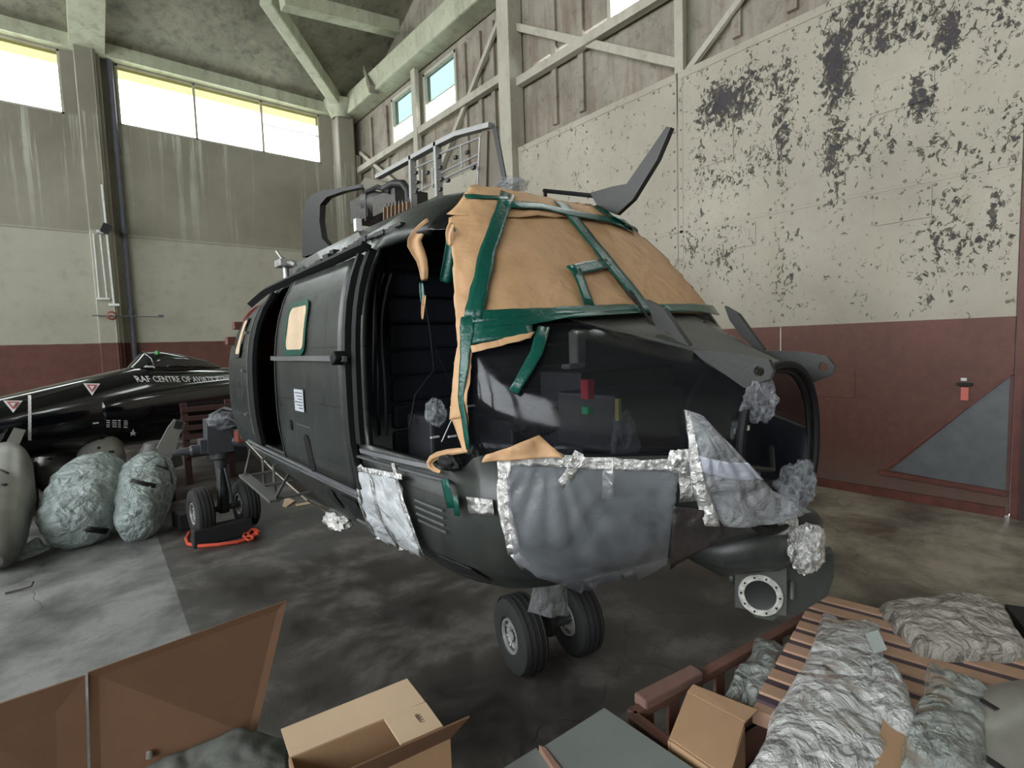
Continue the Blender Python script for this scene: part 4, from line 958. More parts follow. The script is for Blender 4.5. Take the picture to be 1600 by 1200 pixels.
for (x, y) in ((650, 270), (652, 285), (650, 300), (688, 262), (690, 280), (688, 296), (686, 245), (700, 282), (712, 246), (668, 270), (730, 238), (740, 262)): ho.box(R3(x, y, XR - .03), (.02, .03, .02)); ho.build('frame_clip', FRD, heli); ho = MB()
rp = MB().prism([R3(752, 206), R3(769, 196), R3(786, 290), R3(742, 298)], (.02, 0, 0)).bar(R3(764, 205), R3(762, 294), .03, .008, (0, 1, 0)); rp.build('cowling_fin', simple('beige_primer_panel', (.11, .092, .065), .6), heli)
MB().prism([R3(768, 196), R3(775, 197), R3(792, 288), R3(786, 290)], (.01, 0, 0)).build('fin_edge', FRD, heli)
rg = MB().prism([R3(562, 289), R3(570, 277), R3(605, 285), R3(596, 300), R3(572, 296)], (.3, 0, 0)); rg.build('intake_panel', simple('olive_panel', (.11, .10, .07), .6), heli)
en = MB()
en.lathe(R3(598, 318, 2.2), (0, 1, .1), [(-.25, .10), (-.1, .15), (.1, .16), (.3, .12)], 20).box(R3(585, 330, 2.2), (.3, .35, .2)).box(R3(625, 320, 2.2), (.3, .4, .15))
for k in range(8): en.tube([R3(604 + k * 5, 318 - k, 2.0), R3(604 + k * 5, 345 - k * 2, 2.0)], .008, 6)
en.build('gearbox', simple('oily_dark_metal', (.05, .045, .04), .45, metal=.4, bumps=.5, bscale=14), heli, smooth=True)
dk = MB().tube([R3(600, 296), R3(615, 287), R3(630, 287), R3(638, 298), R3(640, 325)], .03, 12).tube([R3(572, 300), R3(572, 345)], .012, 8).tube([R3(572, 300), R3(590, 292), R3(610, 300)], .02, 8)
dk.build('duct', FRD, heli, smooth=True)
COP = simple('dull_copper', (.22, .14, .09), .5, metal=.5)
for k in range(7): rb_ = MB().bar(R3(602 + k * 6, 324 - k * 1.5, 1.98), R3(602 + k * 6, 346 - k * 3, 1.98), .03, .014, (0, 1, 0)); rb_.build('copper_baffle', COP, heli)
hoop = MB(); O = [(472, 402), (472, 360), (474, 325), (484, 306), (502, 298), (535, 293), (568, 287)]; I = [(517, 388), (503, 372), (499, 345), (500, 320), (510, 308), (535, 299), (568, 292)]
of = [R3(*p) for p in O]; inn = [R3(*p) for p in I]; nO = len(O)
hoop.add(of + inn + [p + Vector((.06, 0, 0)) for p in of + inn], [f for k in range(nO - 1) for f in ((k, k + 1, nO + k + 1, nO + k), (2 * nO + k, 3 * nO + k, 3 * nO + k + 1, 2 * nO + k + 1), (k, 2 * nO + k, 2 * nO + k + 1, k + 1), (nO + k, nO + k + 1, 3 * nO + k + 1, 3 * nO + k))])
hoop.build('exhaust_cowling', FRD, heli, smooth=True)
MB().box(R3(559, 352, 1.9), (.05, .05, .1)).build('white_block', CONDUIT, heli)
for i, (x, y, s_) in enumerate(((795, 287, .06), (805, 291, .05))): blob('plastic_wrap', R3(x, y, 1.95), (.07, .1, .03), CLEAR, heli, seed=41 + i)
rc = MB()
random.seed(3)
for k in range(18):
    f = k / 25; x = lerp(425, 720, f) + random.uniform(-4, 4); y = lerp(433, 316, f ** .9); p, n = cast(x, y + 8, aim=(x, y + 60))
    if p is not None: rc.box(p + Vector((.02, 0, .02)), (random.uniform(.02, .06), random.uniform(.03, .12), random.uniform(.015, .035))); rc.build('roof_fitting', FRD, heli, bevel=.004); rc = MB()
rj = MB(); q = R3(446, 412, 1.75)
rj.tube([Vector((q.x, q.y, min(q.z - .1, ssec(q.y)[1] - .08))), q], .03, 10).box(q, (.16, .2, .07)).tube([q, q + Vector((-.05, .1, .14))], .016, 8).tube([q + Vector((0, -.1, 0)), q + Vector((0, -.28, -.05))], .02, 8).lathe(q + Vector((0, .05, .02)), (0, 1, 0), [(0, .05), (.06, .05)], 14)
rj.build('rotor_control', simple('wrapped_bright_metal', (.4, .4, .38), .35, metal=.6, bumps=.8), heli, bevel=.01)
# ================================================================== BLACK JET along the back
JP = Vector((.726, 9.5, 0)); JD = Vector((.883, .469, 0)).normalized(); JN = Vector((JD.y, -JD.x, 0))
def J(t_, s_, z): return JP + JD * t_ + JN * s_ + Vector((0, 0, z))
GLOSS = simple('glossy_black_paint', (.004, .0045, .006), .12, var=.3, coat=.5)
jet = thing('jet_aircraft', 'glossy black jet fuselage with white lettering resting along the back wall', 'aircraft', JP)
def loft(name, secs, mat, parent, n=28, ex=2.2, cap=True, smooth=True, wr=0, sc=5, seed=0):
    """secs = [(centre, side vector, up vector)]"""
    rows = []
    for c, sv_, uv in secs:
        row = []
        for k in range(n):
            a = 2 * PI * k / n; ca, sa = math.cos(a), math.sin(a)
            p = c + sv_ * math.copysign(abs(ca) ** (2 / ex), ca) + uv * math.copysign(abs(sa) ** (2 / ex), sa)
            if wr: p = p + (p - c).normalized() * wr * (abs(nz(p, sc, seed)) * 2 + nz(p, sc * 2.5, seed + 3) * .6 - .4)
            row.append(p)
        row.append(row[0].copy()); rows.append(row)
    mb = MB().grid(rows)
    if cap:
        for r in (rows[0], rows[-1]): mb.add(r[:-1], [tuple(range(n))])
    o = mb.build(name, mat, parent, smooth=smooth, autosm=40); return o, rows
js = [(-4.2, .95, .82, .05), (-3.4, 1.08, .74, .16), (-2.6, 1.22, .70, .26), (-1.6, 1.41, .64, .37), (-.8, 1.56, .58, .44), (0, 1.70, .54, .48), (.6, 1.66, .52, .5), (1.5, 1.60, .50, .52), (3., 1.58, .48, .54), (5., 1.5, .6, .5)]
js2 = []
for a, b_ in zip(js[:-1], js[1:]):
    for k in range(6):
        f = k / 6; js2.append([lerp(a[i], b_[i], f) for i in range(4)])
js2.append(list(js[-1]))
fo, frow = loft('jet_body', [(J(t_, 0, (zt + zb) / 2), JN * w_, Vector((0, 0, (zt - zb) / 2))) for t_, zt, zb, w_ in js2], GLOSS, jet, 40)
JB = BVHTree.FromPolygons([p for r in frow for p in r[:-1]], [(i * 40 + k, i * 40 + (k + 1) % 40, (i + 1) * 40 + (k + 1) % 40, (i + 1) * 40 + k) for i in range(len(frow) - 1) for k in range(40)])
loft('jet_intake', [(J(t_, .34, 1.12), JN * r * .8, Vector((0, 0, r))) for t_, r in ((-.75, .10), (-.72, .17), (-.6, .21), (-.3, .25), (.4, .30), (1.5, .33), (3.5, .3))], GLOSS, jet, 28)
loft('jet_canopy', [(J(t_, 0, zb), JN * w_, Vector((0, 0, h_))) for t_, zb, w_, h_ in ((-.10, 1.62, .10, .04), (.02, 1.66, .18, .11), (.14, 1.68, .21, .22), (.35, 1.68, .22, .23), (.7, 1.66, .21, .19), (1.1, 1.62, .17, .12), (1.35, 1.58, .10, .06))], simple('dark_canopy_glass', (.012, .014, .014), .08, coat=.3), jet, 24)
cf = MB().tube([J(.12, .255, 1.66), J(.12, .2, 1.80), J(.13, 0, 1.91), J(.13, -.2, 1.8)], .012, 8).tube([J(-.08, .1, 1.66), J(.4, .23, 1.68), J(.9, .2, 1.65), J(1.3, .12, 1.61)], .01, 8)
cf.build('canopy_frame', GLOSS, jet, smooth=True)
JW = simple('jet_white_paint', (.75, .76, .78), .4, var=.05); JR = simple('warning_red', (.45, .12, .12), .5)
blob('green_tape', J(.25, .13, 1.88), (.03, .03, .04), simple('bright_green_tape', (.08, .35, .1)), jet, seed=4)
def jetdecal(name, polys, mat, off=.004, label=None):
    mb = MB()
    for poly in polys:
        vs = [];
        for x, y in poly:
            p, n = cast(x, y, JB, aim=(poly[0][0], 660)); vs.append(p + n * off)
        mb.add(vs, [tuple(range(len(vs)))])
    o = mb.build(name, mat, jet, solid=.002); return o
def tri(cx, cy, w_, h_): return [(cx - w_, cy - h_), (cx + w_, cy - h_), (cx, cy + h_)]
def sub(poly, n=6): return poly
for cx, cy, s_ in ((143, 610, 13), (20, 637, 15)):
    jetdecal('warning_triangle', [tri(cx, cy, s_, 9.)], JW, .02); jetdecal('warning_triangle_red', [tri(cx, cy - 1, s_ * .66, 5.8)], JR, .028); jetdecal('warning_triangle_core', [tri(cx, cy - 1.5, s_ * .3, 2.6)], JW, .034)
jetdecal('canopy_triangle', [[(231, 567), (239, 580), (223, 580)]], JW, .07); jetdecal('canopy_triangle_inner', [[(231, 571), (235, 578), (227, 578)]], GLOSS, .075)
jetdecal('white_band', [[(43.5, y), (48.5, y), (49, y + 7), (44, y + 7)] for y in range(618, 683, 7)], JW)
st_ = []
for k in range(4):
    for j, w_ in enumerate((5, 7, 4, 6)): st_.append([(163 + j * 9, 656 + k * 3), (163 + j * 9 + w_, 656 + k * 3), (163 + j * 9 + w_, 657.2 + k * 3), (163 + j * 9, 657.2 + k * 3)])
st_.append([(142, 660), (151, 659), (151, 661), (142, 662)])
o = jetdecal('stencil_marks', st_, JW, .05); o['kind'] = 'stuff'
jetdecal('star_mark', [[(204, 668), (206, 672), (209, 673), (206.5, 675), (208, 678), (204, 676), (200, 678), (201.5, 675), (199, 673), (202, 672)]], JW, .06)
# the lettering, laid on the curved side
tcu = bpy.data.curves.new('lettering', 'FONT'); tcu.body = 'RAF CENTRE OF AVIATION MEDICINE'; tcu.size = .135; tcu.offset = .0022; tcu.resolution_u = 3
to = bpy.data.objects.new('tmp_text', tcu); C.objects.link(to); bpy.context.view_layer.update()
me = bpy.data.meshes.new_from_object(to.evaluated_get(bpy.context.evaluated_depsgraph_get())); bpy.data.objects.remove(to)
bm = bmesh.new(); bm.from_mesh(me)
for k in range(40): bmesh.ops.bisect_plane(bm, geom=bm.verts[:] + bm.edges[:] + bm.faces[:], plane_co=(k * .07, 0, 0), plane_no=(1, 0, 0))
for k in range(12): bmesh.ops.bisect_plane(bm, geom=bm.verts[:] + bm.edges[:] + bm.faces[:], plane_co=(0, k * .012, 0), plane_no=(0, 1, 0))
wtxt = max(v_.co.x for v_ in bm.verts if True); full = 24 / 31.
tA = (cast(213, 596, JB)[0] - JP).dot(JD); tB = (cast(350, 596, JB)[0] - JP).dot(JD); zA = cast(213, 597, JB)[0].z; zB = cast(350, 597, JB)[0].z
sx_ = (tB - tA) / (wtxt * .735)
for v_ in bm.verts:
    tt = tA + v_.co.x * sx_; zz = lerp(zA, zB, (tt - tA) / (tB - tA)) + v_.co.y * .88
    p, n, i, d = JB.ray_cast(J(tt, 2, zz), -JN)
    n = (n or JN) * (1 if (n or JN).dot(JN) > 0 else -1); v_.co = (p + n * .008) if p is not None else J(tt, .5, zz)
bm.to_mesh(me); bm.free(); me.materials.clear(); me.materials.append(JW)

lo = bpy.data.objects.new('lettering', me); C.objects.link(lo); par(lo, jet)
cr = MB()
for t_ in (-1.6, 1.4, 3.0): cr.box(J(t_, 0, .27), (.5, .8, .54)).box(J(t_, 0, .56), (.3, .7, .16))
cr.build('cradle', DARK, jet, bevel=.01)
# ================================================================== PODS
GPOD = simple('pale_grey_metal', (.24, .235, .21), .38, metal=.35, var=.2, scale=3); SLOT = simple('slot_black', (.005, .005, .005), .7)
BUB = film('bubble_wrap', (.38, .45, .435), .85, .12, 1., 7, .6, .06); BLT = simple('black_tape', (.008, .008, .008), .35)
def body(name, p0, p1, prof, mat, parent, hw=1., wr=0, seed=0, sc=5, ex=2.2, n=28, m_=18, z0=None):
    """rounded body from p0 to p1; prof = [(t, radius)]"""
    p0, p1 = Vector(p0), Vector(p1); d = (p1 - p0).normalized(); s_ = d.cross(Vector((0, 0, 1))).normalized(); u_ = s_.cross(d); secs = []
    for i in range(m_ + 1):
        t_ = i / m_
        for a, b_ in zip(prof[:-1], prof[1:]):
            if t_ <= b_[0] + 1e-6: f = (t_ - a[0]) / (b_[0] - a[0]); f = f * f * (3 - 2 * f) if False else f; r = lerp(a[1], b_[1], f); break
        secs.append((p0.lerp(p1, t_), s_ * r * hw, u_ * r))
    return loft(name, secs, mat, parent, n, ex, wr=wr, sc=sc, seed=seed)
def bvh_of(rows):
    n = len(rows[0]) - 1
    return BVHTree.FromPolygons([p for r in rows for p in r[:-1]], [(i * n + k, i * n + (k + 1) % n, (i + 1) * n + (k + 1) % n, (i + 1) * n + k) for i in range(len(rows) - 1) for k in range(n)])
pd = thing('fuel_pod', 'wider bubble wrapped pod with a loose twisted tail on the floor', 'pod', at(110, 850, 'z', 0), 'bubble wrapped pods')
_, rw = body('wrap', at(112, 838, 'z', .16), at(158, 722, 'z', .66), [(0, .10), (.03, .2), (.15, .29), (.35, .33), (.6, .32), (.85, .25), (.95, .17), (1, .06)], BUB, pd, 1.02, .022, 3, 5, 2.3, 60, 70)
strip('loose_tail', [at(70, 848, 'z', .12), at(45, 862, 'z', .09), at(20, 872, 'z', .06), at(-20, 888, 'z', .05)], [.2, .14, .12, .16], BUB, pd, .01, .5)
RB = bvh_of(rw)
ribbon('tape_strip', [(134, 826), (167, 830)], .06, BLT, pd, .008, bvh=RB, aim=(120, 800))
pd2 = thing('fuel_pod', 'bubble wrapped pod with three black tape strips, beside the grey bracket', 'pod', at(225, 835, 'z', 0), 'bubble wrapped pods')
_, rw2 = body('wrap', at(212, 830, 'z', .13), at(238, 722, 'z', .60), [(0, .08), (.03, .17), (.15, .23), (.4, .30), (.7, .31), (.88, .24), (.96, .15), (1, .05)], BUB, pd2, .86, .02, 8, 5, 2.3, 60, 70)
RB2 = bvh_of(rw2)
for pts, w_ in (([(204, 752), (243, 760)], .055), ([(243, 727), (262, 733)], .045), ([(256, 716), (266, 740), (268, 756)], .03)): ribbon('tape_strip', pts, w_, BLT, pd2, .008, bvh=RB2, aim=(225, 770))
def greypod(label, p0, p1, prof, hw, slots, cat='pod'):
    t_ = thing('grey_pod', label, cat, (Vector(p0).x, Vector(p0).y, 0)); _, r_ = body('shell', p0, p1, prof, GPOD, t_, hw, ex=2.3)
    B2 = bvh_of(r_)
    for a, b_, w_ in slots: ribbon('slot', [a, b_], w_, SLOT, t_, .004, step=4, bvh=B2, aim=(lerp(a[0], b_[0], .5), lerp(a[1], b_[1], .5) + 20), thick=.004)
    return t_
greypod('big grey metal pod standing at the picture edge, closest of the grey pods', at(-8, 878, 'z', .14), at(12, 702, 'z', .88), [(0, .06), (.04, .16), (.15, .23), (.5, .29), (.8, .25), (.93, .18), (1, .06)], .85, [((0, 734), (13, 740), .02), ((2, 757), (11, 758), .03)])
greypod('grey metal pod with black slots behind the wider wrapped pod', at(78, 765, 'z', .16), at(102, 694, 'z', .66), [(0, .1), (.2, .25), (.6, .27), (.85, .22), (.95, .14), (1, .05)], .9, [((71, 717), (81, 717), .03), ((96, 707), (102, 707), .03), ((83, 692), (98, 694), .04)])
greypod('grey metal pod with black slots between the two wrapped pods', at(152, 765, 'z', .16), at(164, 686, 'z', .72), [(0, .1), (.2, .25), (.6, .28), (.85, .23), (.95, .14), (1, .05)], .95, [((170, 706), (178, 706), .03), ((152, 700), (157, 700), .035), ((155, 686), (163, 684), .05)])
greypod('grey metal shell lying behind the closest grey pod', at(10, 740, 'z', .2), at(20, 702, 'z', .7), [(0, .3), (.3, .34), (.7, .32), (1, .12)], 1., [])
bk_ = thing('grey_bracket', 'pale grey bracket arm with a square hole leaning by the wrapped pod', 'bracket', at(255, 745, 'z', 0))
plate('arm', [(245, 700), (262, 668), (272, 655), (290, 660), (280, 680), (272, 708), (258, 730)], 'y', 7.7, .06, GPOD, bk_, bevel=.01)
MB().bar(at(273, 663, 'y', 7.66), at(284, 665, 'y', 7.66), .02, .10).build('square_hole', SLOT, bk_)
body('foot_shell', at(250, 730, 'y', 7.9), at(246, 690, 'y', 7.9), [(0, .25), (.5, .24), (1, .14)], simple('dark_grey_shell', (.06, .06, .055), .5), bk_)
MB().box(Vector(at(255, 735, 'y', 7.9)) - Vector((0, 0, .3)), (.2, .2, .5)).build('base', DARK, bk_)
pl_ = thing('tilted_plate', 'grey tilted plate leaning behind the grey pods under the jet', 'plate', at(30, 700, 'y', 8.3))
plate('plate_body', [(5, 700), (22, 668), (40, 672), (28, 700), (24, 745), (4, 745)], 'y', 8.3, .05, GPOD, pl_)
# dark red slatted rack behind the main gear
rk = thing('slatted_rack', 'dark red slatted wooden crate behind the main landing gear', 'crate', (1.2, 8.2, 0))
REDW = rust_material('dark_red_wood', (.03, .010, .008), (.055, .018, .014), (.03, .01, .008), .4)
for k in range(6): MB().box((1.45, 8.6, .42 + k * .13), (.62, .04, .07)).build('slat', REDW, rk, bevel=.005)
for x in (1.18, 1.74): MB().box((x, 8.66, .58), (.08, .08, 1.16)).build('post', REDW, rk)
MB().box((1.46, 8.85, .9), (.6, .3, .05)).build('shelf', REDW, rk)
# chocks and rope at the main wheels
def chock(label, c, d, rz):
    o = MB().box((0, 0, 0), d, taper=.95).build('wheel_chock', DARK, None, bevel=.012); o.location = c; o.rotation_euler.z = rz; return tag(o, label, 'wheel chock', 'wheel chocks')
q = at(345, 838, 'z', 0); chock('long black wheel chock in front of the twin main wheels', (q.x, q.y - .12, .085), (.55, .13, .165), .05)
q = at(292, 826, 'z', 0); chock('small black wheel chock on the outer side of the main wheels', (q.x - .02, q.y + .1, .085), (.14, .3, .165), .1)
RED = simple('orange_red_rope', (.52, .06, .025), .7, bumps=.8, bscale=60)
rp_ = thing('rope', 'orange red rope with a knotted end lying before the black chock', 'rope', at(345, 848, 'z', 0))
L = [(296, 832, .02), (291, 842, .018), (294, 850, .018), (312, 853, .018), (340, 851, .018), (370, 847, .018), (388, 842, .02), (398, 837, .03)]
MB().tube([at(a, b_, 'z', c_) for a, b_, c_ in L], .017, 10).build('cord', RED, rp_, smooth=True)
kn = MB()
for k, (a, b_) in enumerate(((385, 838), (392, 832), (398, 838), (390, 842), (399, 830))):
    q = at(a, b_, 'z', .03); kn.tube([q + Vector((.03 * math.cos(i), .03 * math.sin(i * 1.2 + k), .015 * math.sin(i + k) + .01)) for i in range(8)], .012, 8)
kn.build('knot', RED, rp_, smooth=True)
# small litter on the floor
CARD = simple('cardboard', (.40, .25, .14), .8, var=.08, scale=3); CARDL = simple('light_cardboard', (.60, .44, .29), .8, var=.06, scale=3); CARDD = simple('shaded_cardboard', (.17, .088, .048), .85, var=.12, scale=2)  # darkest cardboard has the shadow side put into its colour
def slab(name, pts, th, mat, parent=None, up=None):
    a, b_, c_, d = [Vector(p) for p in pts]; n = (b_ - a).cross(d - a).normalized()
    if up is not None and n.dot(up) < 0: n = -n
    return MB().add([a, b_, c_, d, a - n * th, b_ - n * th, c_ - n * th, d - n * th], [(0, 1, 2, 3), (7, 6, 5, 4), (0, 4, 5, 1), (1, 5, 6, 2), (2, 6, 7, 3), (3, 7, 4, 0)]).build(name, mat, parent)
UPV = Vector((0, 0, 1))
f = lambda x, y, z=0.: at(x, y, 'z', z)
tag(slab('cardboard_scrap', [f(441, 790, .01), f(446, 776, .02), f(461, 782, .02), f(447, 792, .01)], .01, CARDL, up=UPV), 'small bent cardboard scrap on the floor near the boarding step', 'scrap')
tag(slab('cardboard_strip', [f(461, 788, .01), f(486, 783, .01), f(488, 786, .01), f(463, 791, .01)], .008, CARDL, up=UPV), 'thin pale strip on the floor beside the bent scrap', 'scrap')
tag(MB().tube([f(8, 927, .01), f(32, 921, .012), f(49, 916, .02), f(52, 909, .04)], .008, 6).build('twig', simple('dark_twig', (.06, .05, .04)), None, smooth=True), 'bent dark stick lying on the pale floor', 'stick')
# ================================================================== BOXES AND SCRAP IN FRONT
b1 = thing('cardboard_box', 'large open brown cardboard box with a slit tall flap', 'box', f(200, 1200), )
zt_, zb_ = .74, .34
TL, TR, BR, BL = f(137, 1050, zt_), f(447, 938, zt_), f(398, 1150, zb_), f(142, 1240, zb_)
slab('flap', [TL, TR, BR, BL], .008, CARDD, b1)
slab('flap', [f(-90, 1128, zt_ + .0), f(133, 1054, zt_), f(138, 1240, zb_), f(-90, 1330, zb_)], .008, CARDD, b1)
e0, e1 = f(-90, 1330, zb_), f(398, 1150, zb_)
dn = Vector((-(e1 - e0).y, (e1 - e0).x, 0)).normalized() * -.45
def boxwalls(name, pts, z0, mat, parent, th=.008):
    mb = MB(); n = len(pts)
    for k in range(n):
        a, b_ = Vector(pts[k]), Vector(pts[(k + 1) % n]); d = (b_ - a).normalized(); m_ = (a + b_) / 2
        mb.bar((a.x, a.y, (a.z + z0) / 2), (b_.x, b_.y, (b_.z + z0) / 2), th, a.z - z0)
    c_ = sum((Vector(p) for p in pts), Vector()) / n; mb.add([Vector((p[0], p[1], z0 + .004)) for p in pts], [tuple(range(n))])
    return mb.build(name, mat, parent)
boxwalls('carton', [e0, e1, e1 + dn, e0 + dn], 0, CARDD, b1)
CLO = simple('grey_green_canvas', (.13, .14, .125), .85, var=.25, scale=4, bumps=.4, bscale=20)
cl = MB(); rows = []
for i in range(30):
    row = []
    for j in range(36):
        u, v_ = j / 35, i / 29; q = f(lerp(225, 450, u), lerp(1150, 1290, v_) + (1 - u) ** 2 * 60, .36); h_ = .05 * math.sin(PI * u) + .035 * nz(q, 6, 3) + .02 * abs(nz(q, 14, 7))
        if i == 0: h_ -= .06
        row.append(q + Vector((0, 0, h_)))
    rows.append(row)
tag(cl.grid(rows).build('canvas_sheet', CLO, None, smooth=True, solid=.01, autosm=0), 'grey green canvas cover bundled inside the large open box', 'canvas')
MB_k = MB().lathe(f(234, 1183, .40), (0, 0, 1), [(0, .0), (0, .012), (.02, .01), (.026, 0)], 12); tag(MB_k.build('metal_stud', RIM), 'tiny round metal stud beside the grey green canvas', 'stud')
b2 = thing('cardboard_box', 'long shallow cardboard box with its pale lid flap folded out', 'box', f(600, 1160))
zz = .5
A1, A2, A3, A4 = f(439, 1139, zz + .02), f(636, 1060, zz + .02), f(664, 1096, zz), f(453, 1183, zz)
slab('lid_flap', [A1, A2, A3, A4], .006, CARDL, b2, UPV)
inn = Vector((A3 - A2).x, ) if False else (A3 - A2).normalized(); wv_ = Vector((-(A3 - A4).y, (A3 - A4).x, 0)).normalized() * -.22
if (A4 + wv_ - CAM).length > (A4 - CAM).length: wv_ = -wv_
boxwalls('carton', [A4 - UPV * .004, A3 - UPV * .004, A3 + wv_, A4 + wv_], 0., CARD, b2)
slab('end_flap', [f(599, 1121, zz), f(665, 1097, zz), f(692, 1134, zz + .01), f(626, 1163, zz + .01)], .006, CARDL, b2, UPV)
pm = MB()
E0, E1, E2 = f(648, 1118, zz + .006), f(664, 1140, zz + .006), f(655, 1114, zz + .006)
random.seed(5)
for k in range(12):
    a = E0.lerp(E1, k / 12); pm.bar(a, a + (E2 - E0) * (.55 + .4 * (k % 2)), .0035, .001)
pm.build('box_print', simple('print_ink', (.08, .05, .04)), b2)
slab('side_flap', [f(548, 1199, zz + .08), f(733, 1118, zz + .08), A3 + wv_, A4 + wv_], .006, CARDD, b2)
# grey board beside it
gb = thing('grey_board', 'grey painted board with a broken reddish edge lying on a carton', 'board', f(950, 1180))
GBRD = simple('flat_grey_paint', (.20, .22, .205), .6, var=.06)
z4 = .36
slab('board_face', [f(848, 1167, z4), f(944, 1106, z4), f(1120, 1225, z4), f(960, 1330, z4)], .02, GBRD, gb, UPV)
slab('broken_edge', [f(842, 1164, z4 + .006), f(852, 1168, z4 + .006), f(915, 1250, z4 + .006), f(898, 1250, z4 + .006)], .025, simple('reddish_board_edge', (.30, .17, .13), .8), gb, UPV)
slab('board_piece', [f(782, 1203, z4 - .02), f(838, 1168, z4 - .02), f(895, 1245, z4 - .02), f(830, 1290, z4 - .02)], .02, GBRD, gb, UPV)
boxwalls('support_carton', [f(870, 1175, z4 - .022), f(944, 1117, z4 - .022), f(1090, 1215, z4 - .022), f(1000, 1300, z4 - .022)], 0, CARDD, gb)
# wooden crate
CW = rust_material('red_brown_crate_wood', (.10, .045, .03), (.19, .09, .065), (.07, .035, .025), .5)
ct = thing('wooden_crate', 'red brown slatted wooden crate holding cardboard and plastic', 'crate', f(1100, 1150))
zc_ = .32; a_, b_2, c_2 = f(986, 1112, zc_), f(1262, 958, zc_), f(1125, 1215, zc_)
u_ = (b_2 - a_).normalized(); v2 = Vector((u_.y, -u_.x, 0)); Lx = (b_2 - a_).length; Ly = .75
def cr_pt(x, y, z): return Vector((a_.x, a_.y, 0)) + u_ * x + v2 * y + UPV * z
for s0, s1 in (((0, 0), (Lx, 0)), ((0, 0), (0, Ly)), ((Lx, 0), (Lx, Ly)), ((0, Ly), (Lx, Ly))):
    for z in (zc_ - .02, .07): MB().bar(cr_pt(*s0, z), cr_pt(*s1, z), .05, .04).build('rim_beam', CW, ct, bevel=.006)
k = 0
while k * .16 < Lx - .05: MB().box(cr_pt(.08 + k * .16, .012, .17), (.07, .018, .28), Matrix.Rotation(math.atan2(u_.y, u_.x), 3, 'Z')).build('slat', CW, ct, bevel=.004); k += 1
for y in (.15, .4, .6): MB().box(cr_pt(.0, y, .17), (.02, .08, .28), Matrix.Rotation(math.atan2(u_.y, u_.x), 3, 'Z')).build('slat', CW, ct, bevel=.004)
for k in range(6): MB().bar(cr_pt(.0, .06 + k * .13, .05), cr_pt(Lx, .06 + k * .13, .05), .1, .02).build('bottom_board', CW, ct)
blk = rust_material('crate_corner_wood', (.16, .09, .07), (.26, .15, .12), (.1, .05, .04), .4)
MB().bar(cr_pt(.06, -.01, zc_ + .01), cr_pt(.42, -.0, zc_ + .01), .07, .05).build('corner_block', blk, ct, bevel=.01)
b3 = thing('cardboard_box', 'small tan cardboard box with closed lid inside the slatted crate', 'box', f(1100, 1150))
z5 = .40
T1, T2, T3, T4 = f(1074, 1081, z5), f(1163, 1130, z5), f(1138, 1215, z5 - .03), f(1046, 1152, z5 - .03)
slab('lid', [T1, T2, T3, T4], .006, CARD, b3, UPV)
slab('tuck_flap', [f(1083, 1069, z5 + .01), f(1184, 1109, z5 + .01), f(1164, 1128, z5 + .003), f(1074, 1080, z5 + .003)], .005, CARD, b3, UPV)
boxwalls('carton', [T1 - UPV * .01, T2 - UPV * .01, T3 - UPV * .01, T4 - UPV * .01], .07, CARD, b3)
# striped pallet half buried in plastic
PAL = simple('peach_pallet_wood', (.46, .28, .19), .75, var=.12, scale=5); PUR = simple('purple_gap_shade', (.075, .05, .065), .7, var=.3)
pt = thing('pallet', 'pale wooden pallet with dark strips as shaded gaps between slats under crumpled plastic', 'pallet', f(1300, 1000))
zp = .40; O_ = f(1272, 932, zp); U_ = (f(1345, 940, zp) - O_).normalized(); V_ = (f(1182, 1090, zp) - O_); Lv = V_.length; V_.normalize(); U_ = (U_ - V_ * U_.dot(V_)).normalized()
ns = 9
for k in range(ns):
    a = O_ + V_ * (Lv * 1.05 * (k + .0) / ns); 
    MB().bar(a + UPV * 0, a + U_ * 1.05, Lv / ns * .62, .018).build('slat', PAL, pt, bevel=.003)
    a2 = a + V_ * (Lv / ns * .5); MB().bar(a2 - UPV * .006, a2 + U_ * 1.05 - UPV * .006, Lv / ns * .30, .014).build('gap_shade', PUR, pt)  # purple strip paints the shade in the gap between slats
for x in (.04, .52, 1.0): MB().bar(O_ + U_ * x - UPV * .06, O_ + U_ * x + V_ * Lv * 1.05 - UPV * .045, .08, .06).build('bearer', PAL, pt)
for x in (1.0,):
    for y in (.1, .5, .95): MB().box(O_ + U_ * x + V_ * Lv * y - UPV * .255, (.09, .09, .29)).build('leg_block', PAL, pt)
def heap(name, quad, z0, hgt, mat, amp=.05, sc=5, seed=0, nu=60, nv=50, skirt=.12, ragged=10, peak=.5, parent=None, th=.002, foldamp=.35):
    rows = []; a, b_, c_, d = quad
    for i in range(nv + 1):
        v_ = i / nv; row = []
        for j in range(nu + 1):
            u = j / nu; x = lerp(lerp(a[0], b_[0], u), lerp(d[0], c_[0], u), v_); y = lerp(lerp(a[1], b_[1], u), lerp(d[1], c_[1], u), v_)
            e = min(u, 1 - u, v_, 1 - v_); x += ragged * nz((u * 3, v_ * 3, seed), 1.3) * (1 - e * 2); y += ragged * nz((u * 3, v_ * 3, seed + 9), 1.3) * (1 - e * 2)
            q = f(x, y, z0); k = (math.sin(PI * u) * math.sin(PI * v_)) ** peak
            r1 = 1 - abs(nz(q, sc, seed)) * 2; r2 = 1 - abs(nz(q, sc * 2.3, seed + 5)) * 2; r3 = 1 - abs(nz(q, sc * 5, seed + 8)) * 2
            h_ = hgt * k + amp * (r1 * .6 + r2 * .35 * foldamp * 2 + r3 * .15 * foldamp * 2) - skirt * max(0, 1 - e * 9) ** 1.5
            row.append(Vector((q.x, q.y, max(.02, q.z + h_))))
        rows.append(row)
    return MB().grid(rows).build(name, mat, parent, smooth=True, solid=th, autosm=0)
